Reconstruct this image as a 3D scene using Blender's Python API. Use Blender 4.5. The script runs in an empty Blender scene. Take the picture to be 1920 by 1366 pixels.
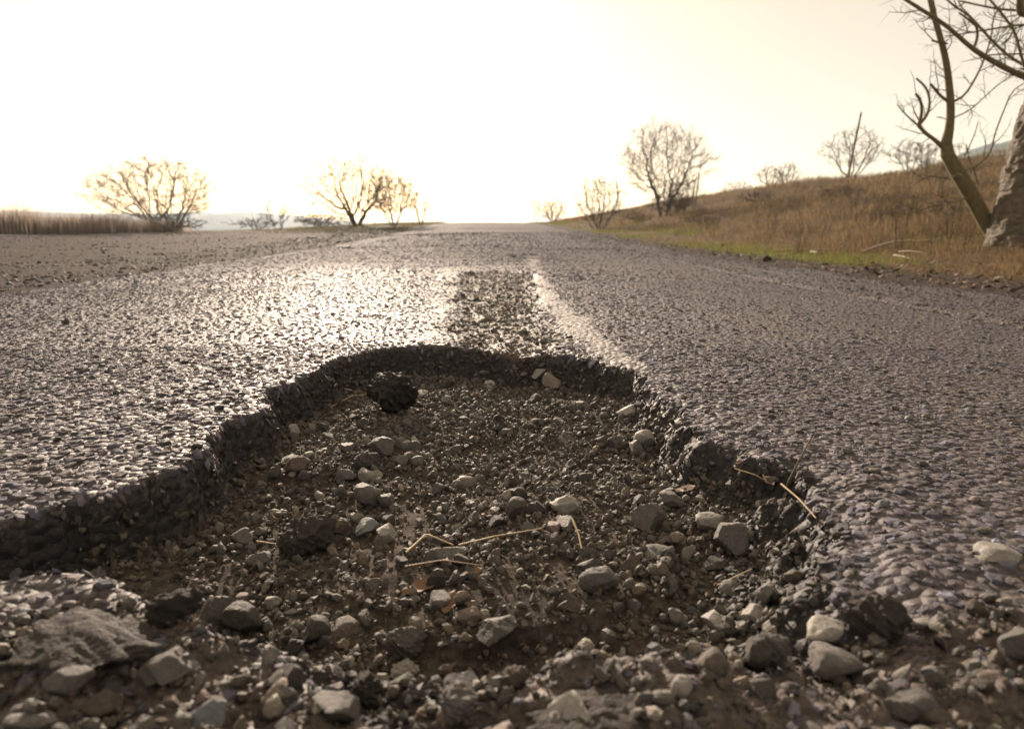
import bpy, bmesh, math
import numpy as np
from mathutils import Vector, Matrix

rng = np.random.default_rng(11)
scene = bpy.context.scene
C = scene.collection
R_ = math.radians

# ------------------------------------------------------------------ camera
CAM_H, FPX, CX, CY = 0.36, 1280.0, 960.0, 683.0
PITCH = math.atan((CY - 428.0) / FPX)
cd = bpy.data.cameras.new('camera')
cam = bpy.data.objects.new('camera', cd)
C.objects.link(cam)
cam.location = (0, 0, CAM_H)
cam.rotation_euler = (math.pi / 2 - PITCH, 0, 0)
cd.sensor_width = 36.0
cd.lens = 24.0
cd.clip_start = 0.02
cd.clip_end = 20000
cd.dof.use_dof = True
cd.dof.focus_distance = 1.35
cd.dof.aperture_fstop = 5.2
scene.camera = cam

# ------------------------------------------------------------------ world, sun, exposure
SUN_EL, SUN_AZ = R_(16.8), R_(-14.0)          # azimuth measured from +Y towards +X
w = bpy.data.worlds.new('World')
scene.world = w
w.use_nodes = True
nt = w.node_tree
bg = nt.nodes['Background']
sky = nt.nodes.new('ShaderNodeTexSky')
sky.sky_type = 'NISHITA'
sky.sun_disc = False
sky.sun_elevation = SUN_EL
sky.sun_rotation = SUN_AZ
sky.air_density = 0.6
sky.dust_density = 0.8
sky.ozone_density = 0.6
tint = nt.nodes.new('ShaderNodeMix')
tint.data_type = 'RGBA'
tint.blend_type = 'MULTIPLY'
tint.inputs[0].default_value = 1.0
tint.inputs[7].default_value = (1.0, 0.82, 0.62, 1)
nt.links.new(sky.outputs[0], tint.inputs[6])
veil = nt.nodes.new('ShaderNodeMix')                 # thin even high haze over the whole sky
veil.data_type = 'RGBA'
veil.blend_type = 'ADD'
veil.inputs[0].default_value = 1.0
veil.inputs[7].default_value = (5.4, 4.2, 2.62, 1)
nt.links.new(tint.outputs[2], veil.inputs[6])
nt.links.new(veil.outputs[2], bg.inputs[0])
bg.inputs[1].default_value = 0.06

sd = bpy.data.lights.new('sun', 'SUN')
sd.energy = 5.0
sd.angle = R_(0.8)
sd.color = (1.0, 0.82, 0.65)
sun = bpy.data.objects.new('sun', sd)
C.objects.link(sun)
sdir = Vector((math.sin(SUN_AZ) * math.cos(SUN_EL), math.cos(SUN_AZ) * math.cos(SUN_EL), math.sin(SUN_EL)))
sun.rotation_euler = sdir.to_track_quat('Z', 'Y').to_euler()
sun.location = sdir * 60

vs = scene.view_settings
vs.view_transform = 'Standard'
vs.look = 'None'
vs.exposure = 0.90
vs.gamma = 1.0
vs.use_curve_mapping = False
scene.cycles.max_bounces = 5
scene.cycles.diffuse_bounces = 3
scene.cycles.glossy_bounces = 2
scene.cycles.volume_bounces = 0
scene.cycles.sample_clamp_indirect = 6.0
scene.cycles.use_denoising = True


# ------------------------------------------------------------------ noise
def h2(ix, iy, seed):
    n = (ix.astype(np.int64) * 374761393 + iy.astype(np.int64) * 668265263 + seed * 1442695041) & 0xFFFFFFFF
    n = ((n ^ (n >> 13)) * 1274126177) & 0xFFFFFFFF
    n = ((n ^ (n >> 15)) * 2246822519) & 0xFFFFFFFF
    return ((n ^ (n >> 16)) & 0xFFFFFF) / float(0xFFFFFF)

def vn(x, y, seed=0):
    ix, iy = np.floor(x), np.floor(y)
    fx, fy = x - ix, y - iy
    fx = fx * fx * (3 - 2 * fx); fy = fy * fy * (3 - 2 * fy)
    a, b = h2(ix, iy, seed), h2(ix + 1, iy, seed)
    c, d = h2(ix, iy + 1, seed), h2(ix + 1, iy + 1, seed)
    return ((a + (b - a) * fx) * (1 - fy) + (c + (d - c) * fx) * fy) * 2 - 1

def fbm(x, y, octv=4, seed=0, gain=0.5):
    s, a, t = 0, 1.0, 0
    for k in range(octv):
        s = s + a * vn(x * 2 ** k + 17.3 * k, y * 2 ** k - 9.1 * k, seed + k)
        t += a; a *= gain
    return s / t

def worley(x, y, seed=0):
    ix, iy = np.floor(x), np.floor(y)
    best = np.full(x.shape, 9.0); cid = np.zeros(x.shape)
    for dx in (-1, 0, 1):
        for dy in (-1, 0, 1):
            jx, jy = ix + dx, iy + dy
            d = (jx + h2(jx, jy, seed) - x) ** 2 + (jy + h2(jx, jy, seed + 7) - y) ** 2
            m = d < best
            best = np.where(m, d, best)
            cid = np.where(m, h2(jx, jy, seed + 13), cid)
    return np.sqrt(best), cid

def sstep(a, b, x):
    t = np.clip((x - a) / (b - a), 0, 1)                # also with a > b
    return t * t * (3 - 2 * t)

# ------------------------------------------------------------------ photo pixel -> world
cp, sp = math.cos(PITCH), math.sin(PITCH)
def ray(px, py):
    x, y = (px - CX) / FPX, -(py - CY) / FPX
    return np.array([x, cp + y * sp, -sp + y * cp])
def on_z(px, py, z=0.0):
    d = ray(px, py); t = (z - CAM_H) / d[2]
    return d[0] * t, d[1] * t
def on_y(px, py, y):
    d = ray(px, py); t = y / d[1]
    return np.array([d[0] * t, y, CAM_H + d[2] * t])
def mpp(y, z=0.0):                       # metres per photo pixel at forward distance y
    return (y * cp - (z - CAM_H) * sp) / FPX

# ------------------------------------------------------------------ terrain functions
LEAN = 0.035                              # the road heads a touch left of straight ahead
def zr(y):
    up = 0.79 * sstep(6.0, 56.0, y)
    return up - 0.010 * np.clip(y - 58, 0, 240) - 0.00 * y

def ground_z(x, y):
    s = x + LEAN * y
    z = zr(y)
    n1 = fbm(x * 0.33, y * 0.33, 4, 3); n2 = fbm(x * 1.7, y * 1.7, 3, 5)
    # right: verge then bank
    r = np.clip(s - 3.3, 0, None)
    foot = 4.9 + 0.5 * vn(y * 0.12, y * 0 + 3.1, 9)
    t = np.clip((s - foot) / 15.0, 0, 1)
    bank = (3.05 - 0.9 * np.clip(zr(y), 0, 1)) * (0.75 * t + 0.25 * sstep(0, 1, t))
    bank *= 1 - 0.55 * sstep(75, 120, y)
    bank -= 0.03 * np.clip(s - 20.5, 0, 60)
    right = 0.02 * np.clip(r, 0, 2) + bank + (.13 * fbm(x * .9, y * .9, 3, 7) * sstep(5, 8, s) + 0.30 * n1 * sstep(4.5, 9, s) + 0.035 * n2 * sstep(3.6, 5.5, s))
    # left: gravel shoulder, flat, slow rise, then fall away
    l = np.clip(-s - 3.3, 0, None)
    left = 0.016 * np.clip(l - 2.5, 0, 9) - 0.10 * np.clip(l - 13.5, 0, 120) + 0.045 * n2 * sstep(0.3, 2, l)
    z = z * np.where(s < 0, 1 - .75 * sstep(2, 11, l), 1)
    z = z - 0.035 + np.where(s > 0, right, left)
    z = z - 0.30 * (1 - sstep(2.75, 3.05, np.abs(s)))
    far = sstep(250, 700, np.hypot(x, y))
    return z * (1 - far) + (-14.0) * far

# pothole outline, photo pixels on the road plane, with the width of the broken wall there
RIM = [(-330,1000,.035),(-120,985,.03),(0,972,.03),(120,938,.03),(230,923,.03),(300,893,.03),(388,850,.03),(404,800,.03),
       (478,765,.03),(500,730,.035),(600,690,.04),(680,660,.05),(742,650,.05),(860,646,.055),(960,652,.055),(1060,662,.07),
       (1150,682,.06),(1216,698,.04),(1238,735,.06),(1276,770,.065),(1300,800,.07),(1390,832,.075),(1430,850,.075),(1520,858,.08),
       (1542,890,.10),(1580,960,.14),(1620,1050,.17),(1660,1130,.18),(1640,1205,.10),(1500,1215,.12),(1330,1195,.10),
       (1180,1215,.10),(1000,1255,.14),(860,1300,.18),(700,1330,.18),(540,1260,.14),(410,1180,.08),(300,1120,.05),
       (200,1085,.05),(60,1082,.05),(-120,1090,.05),(-330,1120,.05)]
STRIP = [(872,512,.12),(930,505,.08),(1002,509,.12),(1012,552,.16),(1048,606,.18),(1082,656,.18),(1050,700,.2),(880,700,.2),(850,640,.2),
         (836,604,.2),(838,560,.25),(846,528,.25)]
PALE1 = [(962,441),(972,441),(992,455),(1006,466),(1014,505),(1042,552),(1096,598),(1132,640),(1222,690),(1216,699),(1150,688),(1100,656),(1072,622),(1040,590),(1004,556),(1008,520),(990,490),(978,462)]
PALE2 = [(826,503),(900,497),(992,498),(990,508),(866,509),(846,545),(838,600),(868,640),(772,644),(800,600),(812,545)]
def topoly(P):
    return np.array([on_z(p[0], p[1]) for p in P]), np.array([p[2] if len(p) > 2 else 0 for p in P])
RIMP, RIMW = topoly(RIM); STP, STW = topoly(STRIP); PA1, _ = topoly(PALE1); PA2, _ = topoly(PALE2)

def sdf(poly, wid, x, y):
    """signed distance, positive inside, plus the wall width of the nearest edge"""
    n = len(poly); best = np.full(x.shape, 1e9); ww = np.zeros(x.shape); ins = np.zeros(x.shape, bool)
    for i in range(n):
        a, b = poly[i], poly[(i + 1) % n]
        ex, ey = b - a
        t = np.clip(((x - a[0]) * ex + (y - a[1]) * ey) / (ex * ex + ey * ey), 0, 1)
        d = (x - a[0] - t * ex) ** 2 + (y - a[1] - t * ey) ** 2
        m = d < best
        best = np.where(m, d, best)
        ww = np.where(m, wid[i] * (1 - t) + wid[(i + 1) % n] * t, ww)
        c = ((a[1] > y) != (b[1] > y)) & (x < (b[0] - a[0]) * (y - a[1]) / (b[1] - a[1] + 1e-12) + a[0])
        ins ^= c
    return np.where(ins, 1, -1) * np.sqrt(best), ww

def road_all(x, y):
    """height and masks of the road surface: z, hole distance, wall width, strip mask, pale mask"""
    s = x + LEAN * y
    z = zr(y) - 0.004 * s * s
    z = z + 0.006 * fbm(x * 1.1, y * 1.1, 3, 21) * np.clip(y, 0.3, 3)
    near = y < 9
    jx = x + 0.024 * fbm(x * 19, y * 19, 3, 31) + 0.03 * fbm(x * 6, y * 6, 2, 33)
    jy = y + 0.024 * fbm(x * 19, y * 19, 3, 41) + 0.03 * fbm(x * 6, y * 6, 2, 43)
    hd = np.full(x.shape, -9.0); hw = np.full(x.shape, .05); sm = np.zeros(x.shape); pm = np.zeros(x.shape)
    if near.any():
        nx, ny = jx[near], jy[near]
        a, b = sdf(RIMP, RIMW, nx, ny); hd[near] = a; hw[near] = b
        c, e = sdf(STP, STW, nx, ny); sm[near] = sstep(0, 1, c / np.maximum(e, .01) + 0.3 + .5 * fbm(x[near] * 7, y[near] * 3, 3, 39)) * (.75 + .25 * vn(x[near] * 9, y[near] * 5, 38))
        kx = nx + .05 * fbm(x[near] * 9, y[near] * 5, 3, 35) * np.clip(ny / 3, .5, 1.6); ky = ny + .12 * fbm(x[near] * 9, y[near] * 4, 3, 37)
        p1, _ = sdf(PA1, np.zeros(len(PA1)), kx, ky); p2, _ = sdf(PA2, np.zeros(len(PA2)), kx, ky)
        pm[near] = np.maximum(sstep(-.02, .02, p1), 0.42 * sstep(-.03, .03, p2))
    # broken strip behind the hole
    z = z - (0.030 + .012 * sstep(4, 6, y)) * sm + .006 * sm * fbm(x * 30, y * 30, 2, 23)
    # worn, crumbled lip of the hole and rubble rim towards the viewer
    rub = 1 - sstep(0.50, 0.72, y + 0.10 * fbm(x * 3, y * 3, 2, 51) - 0.05 * x)
    rub = np.where(y < 9, rub, 0)
    f1, cid = worley(x * 26, y * 26, 61)
    f2, cid2 = worley(x * 60, y * 60, 63)
    z = z + rub * (-0.03 + 0.028 * fbm(x * 7, y * 7, 3, 65) + 0.018 * cid * (1 - np.clip(f1, 0, 1) ** 2) + .006 * cid2)
    lip = sstep(-0.07, 0.0, hd) * (hd < 0.2)
    z = z - 0.012 * lip * sstep(.02, .15, hw) - 0.004 * lip
    # hole
    t = hd / hw
    D = (0.092 - .032 * sstep(.15, .55, x) * sstep(.8, 1.1, y)) + 0.016 * fbm(x * 3.1, y * 3.1, 3, 71) + 0.012 * sstep(0.0, 0.4, -x) * (y < 1.2)
    inn = sstep(0, 1, t)
    wall = inn * (1 - inn) * 4
    floor_n = 0.007 * fbm(x * 14, y * 14, 3, 75) + 0.004 * (1 - f2)
    z = z - D * inn + inn * floor_n + wall * (0.022 * (cid - .5) + 0.012 * (cid2 - .5))
    # ruts and a rim of old patching along the right side, broken crossways steps further off
    s2 = s + 0.05 * fbm(y * 0.8, y * 0 + 2.0, 3, 81)
    g1 = np.exp(-((s2 - 2.12) / 0.05) ** 2) * sstep(2.1, 3.2, y) * (1 - sstep(10, 14, y))
    g2 = np.exp(-((s2 - 2.55) / 0.04) ** 2) * sstep(4, 6, y) * (1 - sstep(12, 16, y))
    z = z - 0.016 * g1 - 0.012 * g2
    yc = y + 0.35 * fbm(x * 0.5, x * 0 + 1, 3, 83)
    for (y0, a, b, dz, wd) in ((13.2, -9, 0.6, .055, .8), (12.0, 0.9, 2.6, .06, .5), (22, -9, .3, .08, 1.6), (9.6, 0.15, .7, .05, .4), (8.6, .35, .75, .04, .3), (30, -1, 9, .09, 2.), (17, -2.6, -.6, .05, .6)):
        msk = sstep(a - .2, a + .2, s) * (1 - sstep(b - .2, b + .2, s))
        z = z - dz * msk * sstep(y0 - wd, y0 - wd * .2, yc) * (1 - sstep(y0, y0 + 0.12, yc))
    # ragged edges dive under the shoulders
    e = 0.10 * fbm(y * 1.3, y * 0 + 7, 4, 85)
    z = z - 0.10 * sstep(0, 0.12, s - 3.15 - e) - 0.10 * sstep(0, 0.10, -3.15 - e - s)
    return z, hd, hw, sm, pm, rub

def road_z(x, y):
    return road_all(np.atleast_1d(np.asarray(x, float)), np.atleast_1d(np.asarray(y, float)))[0]

# ------------------------------------------------------------------ mesh helpers
def mk_mesh(name, V, faces, mat=None, smooth=False, attrs=None, colattr=None):
    """faces: list of (M,k) int arrays"""
    me = bpy.data.meshes.new(name)
    V = np.ascontiguousarray(V, dtype=np.float32)
    me.vertices.add(len(V)); me.vertices.foreach_set('co', V.ravel())
    faces = [np.asarray(f, np.int32) for f in faces if len(f)]
    loops = np.concatenate([f.ravel() for f in faces])
    tot = np.concatenate([np.full(len(f), f.shape[1], np.int32) for f in faces])
    start = np.concatenate([[0], np.cumsum(tot)[:-1]]).astype(np.int32)
    me.loops.add(len(loops)); me.loops.foreach_set('vertex_index', loops)
    me.polygons.add(len(tot)); me.polygons.foreach_set('loop_start', start); me.polygons.foreach_set('loop_total', tot)
    me.polygons.foreach_set('use_smooth', np.full(len(tot), smooth, dtype=bool))
    for k, v in (attrs or {}).items():
        a = me.attributes.new(k, 'FLOAT', 'POINT'); a.data.foreach_set('value', np.ascontiguousarray(v, np.float32))
    if colattr is not None:
        a = me.attributes.new('col', 'FLOAT_COLOR', 'POINT')
        c4 = np.ones((len(V), 4), np.float32); c4[:, :3] = colattr
        a.data.foreach_set('color', c4.ravel())
    if mat: me.materials.append(mat)
    me.update(calc_edges=True)
    return me

def obj(name, me, parent=None, kind=None, label=None, cat=None, group=None, loc=None):
    o = bpy.data.objects.new(name, me)
    C.objects.link(o)
    if parent: o.parent = parent
    if loc is not None: o.location = loc
    for k, v in (('kind', kind), ('label', label), ('category', cat), ('group', group)):
        if v: o[k] = v
    return o

def grid_faces(nr, nc):
    i = np.arange(nr * nc).reshape(nr, nc)
    return np.stack([i[:-1, :-1], i[:-1, 1:], i[1:, 1:], i[1:, :-1]], -1).reshape(-1, 4)

def submesh(V, F, sel, attrs):
    F = F[sel]
    used = np.unique(F)
    m = np.full(len(V), -1); m[used] = np.arange(len(used))
    return V[used], m[F], {k: a[used] for k, a in attrs.items()}

def ico(sub):
    bm = bmesh.new(); bmesh.ops.create_icosphere(bm, subdivisions=sub, radius=1.0)
    bm.verts.ensure_lookup_table()
    V = np.array([v.co[:] for v in bm.verts]); F = np.array([[v.index for v in f.verts] for f in bm.faces])
    bm.free(); return V, F
ICO = {k: ico(k) for k in (1, 2, 3, 4, 5)}
ICO[0] = (np.array([[1, 0, 0], [-1, 0, 0], [0, 1, 0], [0, -1, 0], [0, 0, 1], [0, 0, -1.]]),
          np.array([[0, 2, 4], [2, 1, 4], [1, 3, 4], [3, 0, 4], [2, 0, 5], [1, 2, 5], [3, 1, 5], [0, 3, 5]]))

def rand_rot(n, r=rng):
    q = r.normal(size=(n, 4)); q /= np.linalg.norm(q, axis=1, keepdims=True)
    a, b, c, d = q.T
    return np.stack([np.stack([1-2*(c*c+d*d), 2*(b*c-a*d), 2*(b*d+a*c)], -1),
                     np.stack([2*(b*c+a*d), 1-2*(b*b+d*d), 2*(c*d-a*b)], -1),
                     np.stack([2*(b*d-a*c), 2*(c*d+a*b), 1-2*(b*b+c*c)], -1)], -2)

def stone_verts(n, sub, r=rng, planes=10, lo=.38, hi=.80, rough=0.0):
    """n angular pebbles: a sphere cut by random planes; (n,V,3)"""
    B, F = ICO[sub]
    N = r.normal(size=(n, planes, 3)); N /= np.linalg.norm(N, axis=2, keepdims=True)
    hgt = r.uniform(lo, hi, (n, planes))
    dn = np.einsum('vk,npk->nvp', B, N)
    rad = np.min(np.where(dn > 0.05, hgt[:, None, :] / np.maximum(dn, .05), 9), axis=2)
    rad = np.minimum(rad, 1.0)
    if rough:
        rad = rad * (1 + rough * r.normal(size=rad.shape))
    return B[None] * rad[:, :, None], F

def scatter_stones(name, pts, size, mat, sub=1, flat=(.45, .85), cols=None, smooth=False, r=rng, sink=.25, parent=None, kind='stuff', label=None, cat=None, planes=9, rough=0.0, tilt=None):
    n = len(pts)
    S, F = stone_verts(n, sub, r, planes=planes, rough=rough)
    sc = np.stack([r.uniform(.8, 1.25, n), r.uniform(.65, 1.0, n), r.uniform(flat[0], flat[1], n)], -1)
    Rm = rand_rot(n, r)
    S = S * sc[:, None, :]
    if tilt is not None:                                  # keep the flat side roughly up
        az = r.uniform(0, 2 * math.pi, n); tx, ty = r.normal(0, tilt, n), r.normal(0, tilt, n)
        ca, sa = np.cos(az), np.sin(az)
        Z = np.zeros(n); O = np.ones(n)
        Rz = np.stack([np.stack([ca, -sa, Z], -1), np.stack([sa, ca, Z], -1), np.stack([Z, Z, O], -1)], -2)
        Rt = np.stack([np.stack([O, Z, tx], -1), np.stack([Z, O, ty], -1), np.stack([-tx, -ty, O], -1)], -2)
        Rm = Rt @ Rz
    S = np.einsum('nij,nvj->nvi', Rm, S) * size[:, None, None]
    lowest = S[:, :, 2].min(1)
    P = np.array(pts)[:, None, :] + S
    P[:, :, 2] += (-lowest - sink * size)[:, None]
    nv = S.shape[1]
    FF = (F[None] + (np.arange(n) * nv)[:, None, None]).reshape(-1, 3)
    ca_ = None if cols is None else np.repeat(cols, nv, axis=0)
    me = mk_mesh(name, P.reshape(-1, 3), [FF], mat, smooth, colattr=ca_)
    return obj(name, me, parent, kind, label, cat)

def tubes(P, Rad, sides):
    """P (N,n,3), Rad (N,n) -> verts, quads"""
    N, n, _ = P.shape
    T = np.gradient(P, axis=1); T /= np.linalg.norm(T, axis=2, keepdims=True) + 1e-9
    ref = np.where(np.abs(T[:, :1, 2:3]) > .8, np.array([[[1., 0, 0]]]), np.array([[[0, 0, 1.]]]))
    A = np.cross(T, np.broadcast_to(ref, T.shape)); A /= np.linalg.norm(A, axis=2, keepdims=True) + 1e-9
    B = np.cross(T, A)
    th = np.arange(sides) * 2 * math.pi / sides
    V = P[:, :, None, :] + Rad[:, :, None, None] * (np.cos(th)[None, None, :, None] * A[:, :, None, :] + np.sin(th)[None, None, :, None] * B[:, :, None, :])
    base = np.arange(N)[:, None, None] * n * sides
    i = np.arange(n - 1)[None, :, None] * sides
    k = np.arange(sides)[None, None, :]; k2 = (k + 1) % sides
    F = np.stack([base + i + k, base + i + k2, base + i + sides + k2, base + i + sides + k], -1).reshape(-1, 4)
    return V.reshape(-1, 3), F

def merge(parts):
    Vs, Fs, o = [], [], 0
    for V, F in parts:
        if len(V) == 0: continue
        Vs.append(V); Fs.append(F + o); o += len(V)
    return np.concatenate(Vs), Fs

# ------------------------------------------------------------------ materials
def new_mat(name):
    m = bpy.data.materials.new(name); m.use_nodes = True
    return m, m.node_tree, m.node_tree.nodes['Principled BSDF']
def node(t, kind, **kw):
    n = t.nodes.new(kind)
    for k, v in kw.items(): setattr(n, k, v)
    return n
def noise_n(t, scale, detail=4, rough=.55, coord=None):
    n = node(t, 'ShaderNodeTexNoise'); n.inputs['Scale'].default_value = scale
    n.inputs['Detail'].default_value = detail; n.inputs['Roughness'].default_value = rough
    if coord is not None: t.links.new(coord, n.inputs['Vector'])
    return n
def ramp_n(t, fac, stops):
    n = node(t, 'ShaderNodeValToRGB')
    while len(n.color_ramp.elements) < len(stops): n.color_ramp.elements.new(.5)
    for e, (p, c) in zip(n.color_ramp.elements, stops):
        e.position = p; e.color = (*c, 1) if len(c) == 3 else c
    t.links.new(fac, n.inputs[0]); return n
def mixc(t, fac, a, b, mode='MIX'):
    n = node(t, 'ShaderNodeMix', data_type='RGBA', blend_type=mode)
    for sock, v in ((n.inputs[0], fac), (n.inputs[6], a), (n.inputs[7], b)):
        if hasattr(v, 'is_output'): t.links.new(v, sock)
        elif isinstance(v, (int, float)): sock.default_value = v
        else: sock.default_value = (*v, 1)
    return n.outputs[2]
def bump_n(t, h, strength, dist, normal=None):
    n = node(t, 'ShaderNodeBump'); n.inputs['Strength'].default_value = strength; n.inputs['Distance'].default_value = dist
    t.links.new(h, n.inputs['Height'])
    if normal is not None: t.links.new(normal, n.inputs['Normal'])
    return n.outputs['Normal']

def mat_stone(name, stops, rough=.68, var=.4, use_attr=False, scale=5, bumpd=.002, spec=.35, world=False, dust=.5):
    m, t, b = new_mat(name)
    tc = node(t, 'ShaderNodeTexCoord')
    geo = node(t, 'ShaderNodeNewGeometry')
    co = geo.outputs['Position'] if world else tc.outputs['Object']
    n1 = noise_n(t, scale, 5, .65, co); n2 = noise_n(t, scale * 6, 3, .6, co)
    if use_attr:
        a = node(t, 'ShaderNodeAttribute', attribute_name='col'); base = a.outputs['Color']
    else:
        oi = node(t, 'ShaderNodeObjectInfo'); base = ramp_n(t, oi.outputs['Random'], stops).outputs[0]
    r = ramp_n(t, n1.outputs[0], [(.25, (1 - var,) * 3), (.5, (1, 1, 1)), (.75, (1 + var, 1 + var * .92, 1 + var * .82))])
    c = mixc(t, 1.0, base, r.outputs[0], 'MULTIPLY')
    r2 = ramp_n(t, n2.outputs[0], [(.35, (.7, .7, .7)), (.62, (1.2, 1.18, 1.12))])
    c = mixc(t, .8, c, r2.outputs[0], 'MULTIPLY')
    n3 = noise_n(t, scale * 1.7, 6, .7, co)
    dm = ramp_n(t, n3.outputs[0], [(.45, (0, 0, 0)), (.68, (dust,) * 3)])
    c = mixc(t, dm.outputs[0], c, (.13, .106, .086))
    t.links.new(c, b.inputs['Base Color'])
    rr = ramp_n(t, n1.outputs[0], [(.3, (rough - .12,) * 3), (.7, (rough + .15,) * 3)])
    t.links.new(rr.outputs[0], b.inputs['Roughness'])
    b.inputs['Specular IOR Level'].default_value = spec
    t.links.new(bump_n(t, n2.outputs[0], .7, bumpd, bump_n(t, n1.outputs[0], .6, bumpd * 3)), b.inputs['Normal'])
    return m

def mat_road():
    m, t, b = new_mat('asphalt')
    geo = node(t, 'ShaderNodeNewGeometry'); co = geo.outputs['Position']
    n1 = noise_n(t, 1.3, 4, .6, co); n2 = noise_n(t, 90, 4, .65, co); n3 = noise_n(t, 14, 4, .6, co)
    vo = node(t, 'ShaderNodeTexVoronoi'); vo.inputs['Scale'].default_value = 62; t.links.new(co, vo.inputs['Vector'])
    pale = node(t, 'ShaderNodeAttribute', attribute_name='pale').outputs['Fac']
    dirt = node(t, 'ShaderNodeAttribute', attribute_name='dirt').outputs['Fac']
    far = node(t, 'ShaderNodeAttribute', attribute_name='far').outputs['Fac']
    base = ramp_n(t, n2.outputs[0], [(.3, (.046, .041, .047)), (.6, (.100, .089, .101)), (.8, (.145, .13, .138))]).outputs[0]
    chipc = ramp_n(t, vo.outputs['Color'], [(.1, (.047, .043, .05)), (.6, (.092, .084, .096)), (1, (.145, .133, .146))]).outputs[0]
    c = mixc(t, far, base, chipc)
    big = ramp_n(t, n1.outputs[0], [(.3, (.85, .84, .86)), (.7, (1.15, 1.1, 1.06))]).outputs[0]
    c = mixc(t, 1.0, c, big, 'MULTIPLY')
    dc = ramp_n(t, n2.outputs[0], [(.3, (.055, .043, .033)), (.6, (.14, .108, .08)), (.8, (.2, .16, .12))]).outputs[0]
    c = mixc(t, dirt, c, dc)
    pc = ramp_n(t, n3.outputs[0], [(.3, (.15, .136, .132)), (.6, (.28, .258, .245))]).outputs[0]
    pm = node(t, 'ShaderNodeMath', operation='MULTIPLY'); t.links.new(pale, pm.inputs[0])
    wear = ramp_n(t, noise_n(t, 30, 5, .7, co).outputs[0], [(.38, (0, 0, 0)), (.52, (1, 1, 1))]); t.links.new(wear.outputs[0], pm.inputs[1])
    c = mixc(t, pm.outputs[0], c, pc)
    tar = node(t, 'ShaderNodeAttribute', attribute_name='tar').outputs['Fac']       # freshly broken face: black binder
    tc_ = ramp_n(t, n2.outputs[0], [(.3, (.016, .014, .015)), (.6, (.038, .034, .035)), (.8, (.09, .078, .072))]).outputs[0]
    c = mixc(t, tar, c, tc_)
    t.links.new(c, b.inputs['Base Color'])
    fr = node(t, 'ShaderNodeMapRange'); t.links.new(far, fr.inputs[0]); fr.inputs[3].default_value = .62; fr.inputs[4].default_value = .88
    t.links.new(fr.outputs[0], b.inputs['Roughness'])
    fs = node(t, 'ShaderNodeMapRange'); t.links.new(far, fs.inputs[0]); fs.inputs[3].default_value = .22; fs.inputs[4].default_value = .12
    t.links.new(fs.outputs[0], b.inputs['Specular IOR Level'])
    hsub = node(t, 'ShaderNodeMath', operation='MULTIPLY'); hsub.inputs[1].default_value = -1.0
    t.links.new(vo.outputs['Distance'], hsub.inputs[0])
    nb = bump_n(t, hsub.outputs[0], .85, .012)
    nn = bump_n(t, n2.outputs[0], .8, .004, nb)
    t.links.new(nn, b.inputs['Normal'])
    return m

def mat_dirt(name, stops, scale=5, bumpd=.006, rough=.9, world=True, det=6):
    m, t, b = new_mat(name)
    geo = node(t, 'ShaderNodeNewGeometry'); co = geo.outputs['Position']
    n1 = noise_n(t, scale, det, .68, co); n2 = noise_n(t, scale * .11, 4, .6, co)
    c = ramp_n(t, n1.outputs[0], stops).outputs[0]
    v = ramp_n(t, n2.outputs[0], [(.3, (.75, .75, .78)), (.7, (1.2, 1.15, 1.08))]).outputs[0]
    c = mixc(t, 1.0, c, v, 'MULTIPLY')
    t.links.new(c, b.inputs['Base Color'])
    b.inputs['Roughness'].default_value = rough; b.inputs['Specular IOR Level'].default_value = .05
    t.links.new(bump_n(t, n1.outputs[0], .9, bumpd), b.inputs['Normal'])
    return m

def mat_plain(name, col, col2=None, rough=.8, scale=20, trans=0.0, bumpd=.003, spec=.3):
    m, t, b = new_mat(name)
    tc = node(t, 'ShaderNodeTexCoord')
    n = noise_n(t, scale, 5, .6, tc.outputs['Object'])
    c = ramp_n(t, n.outputs[0], [(.3, col), (.7, col2 or tuple(x * 1.5 for x in col))])
    t.links.new(c.outputs[0], b.inputs['Base Color'])
    b.inputs['Roughness'].default_value = rough; b.inputs['Specular IOR Level'].default_value = spec
    if bumpd: t.links.new(bump_n(t, n.outputs[0], .7, bumpd), b.inputs['Normal'])
    return m

def mat_blade(name, trans=.5):
    m, t, b = new_mat(name)
    a = node(t, 'ShaderNodeAttribute', attribute_name='col')
    t.links.new(a.outputs['Color'], b.inputs['Base Color'])
    b.inputs['Roughness'].default_value = .7; b.inputs['Specular IOR Level'].default_value = .2
    tr = node(t, 'ShaderNodeBsdfTranslucent'); t.links.new(a.outputs['Color'], tr.inputs[0])
    mx = node(t, 'ShaderNodeMixShader'); mx.inputs[0].default_value = trans
    t.links.new(b.outputs[0], mx.inputs[1]); t.links.new(tr.outputs[0], mx.inputs[2])
    t.links.new(mx.outputs[0], t.nodes['Material Output'].inputs[0])
    return m

M_ROAD = mat_road()
M_FLOOR = mat_dirt('pothole_dirt', [(.28, (.027, .023, .020)), (.5, (.066, .056, .049)), (.75, (.14, .12, .102))], 70, .005)
M_CHIP = mat_stone('aggregate', None, rough=.68, use_attr=True, scale=120, bumpd=.0016, spec=.21, dust=.2, world=True, var=.35)
M_GRAVEL = mat_stone('loose_gravel', None, rough=.66, use_attr=True, scale=90, bumpd=.0015, world=True)
M_GREY = mat_stone('grey_stone', [(0, (.075, .072, .075)), (.5, (.12, .114, .115)), (1, (.18, .17, .166))], scale=5, bumpd=.0025)
M_BROWN = mat_stone('brown_stone', [(0, (.075, .06, .05)), (.5, (.115, .094, .08)), (1, (.15, .122, .104))], scale=5, bumpd=.0025)
M_PALE = mat_stone('pale_stone', [(0, (.21, .20, .19)), (.6, (.28, .268, .255)), (1, (.36, .342, .322))], scale=5, bumpd=.0012, var=.22)
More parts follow.
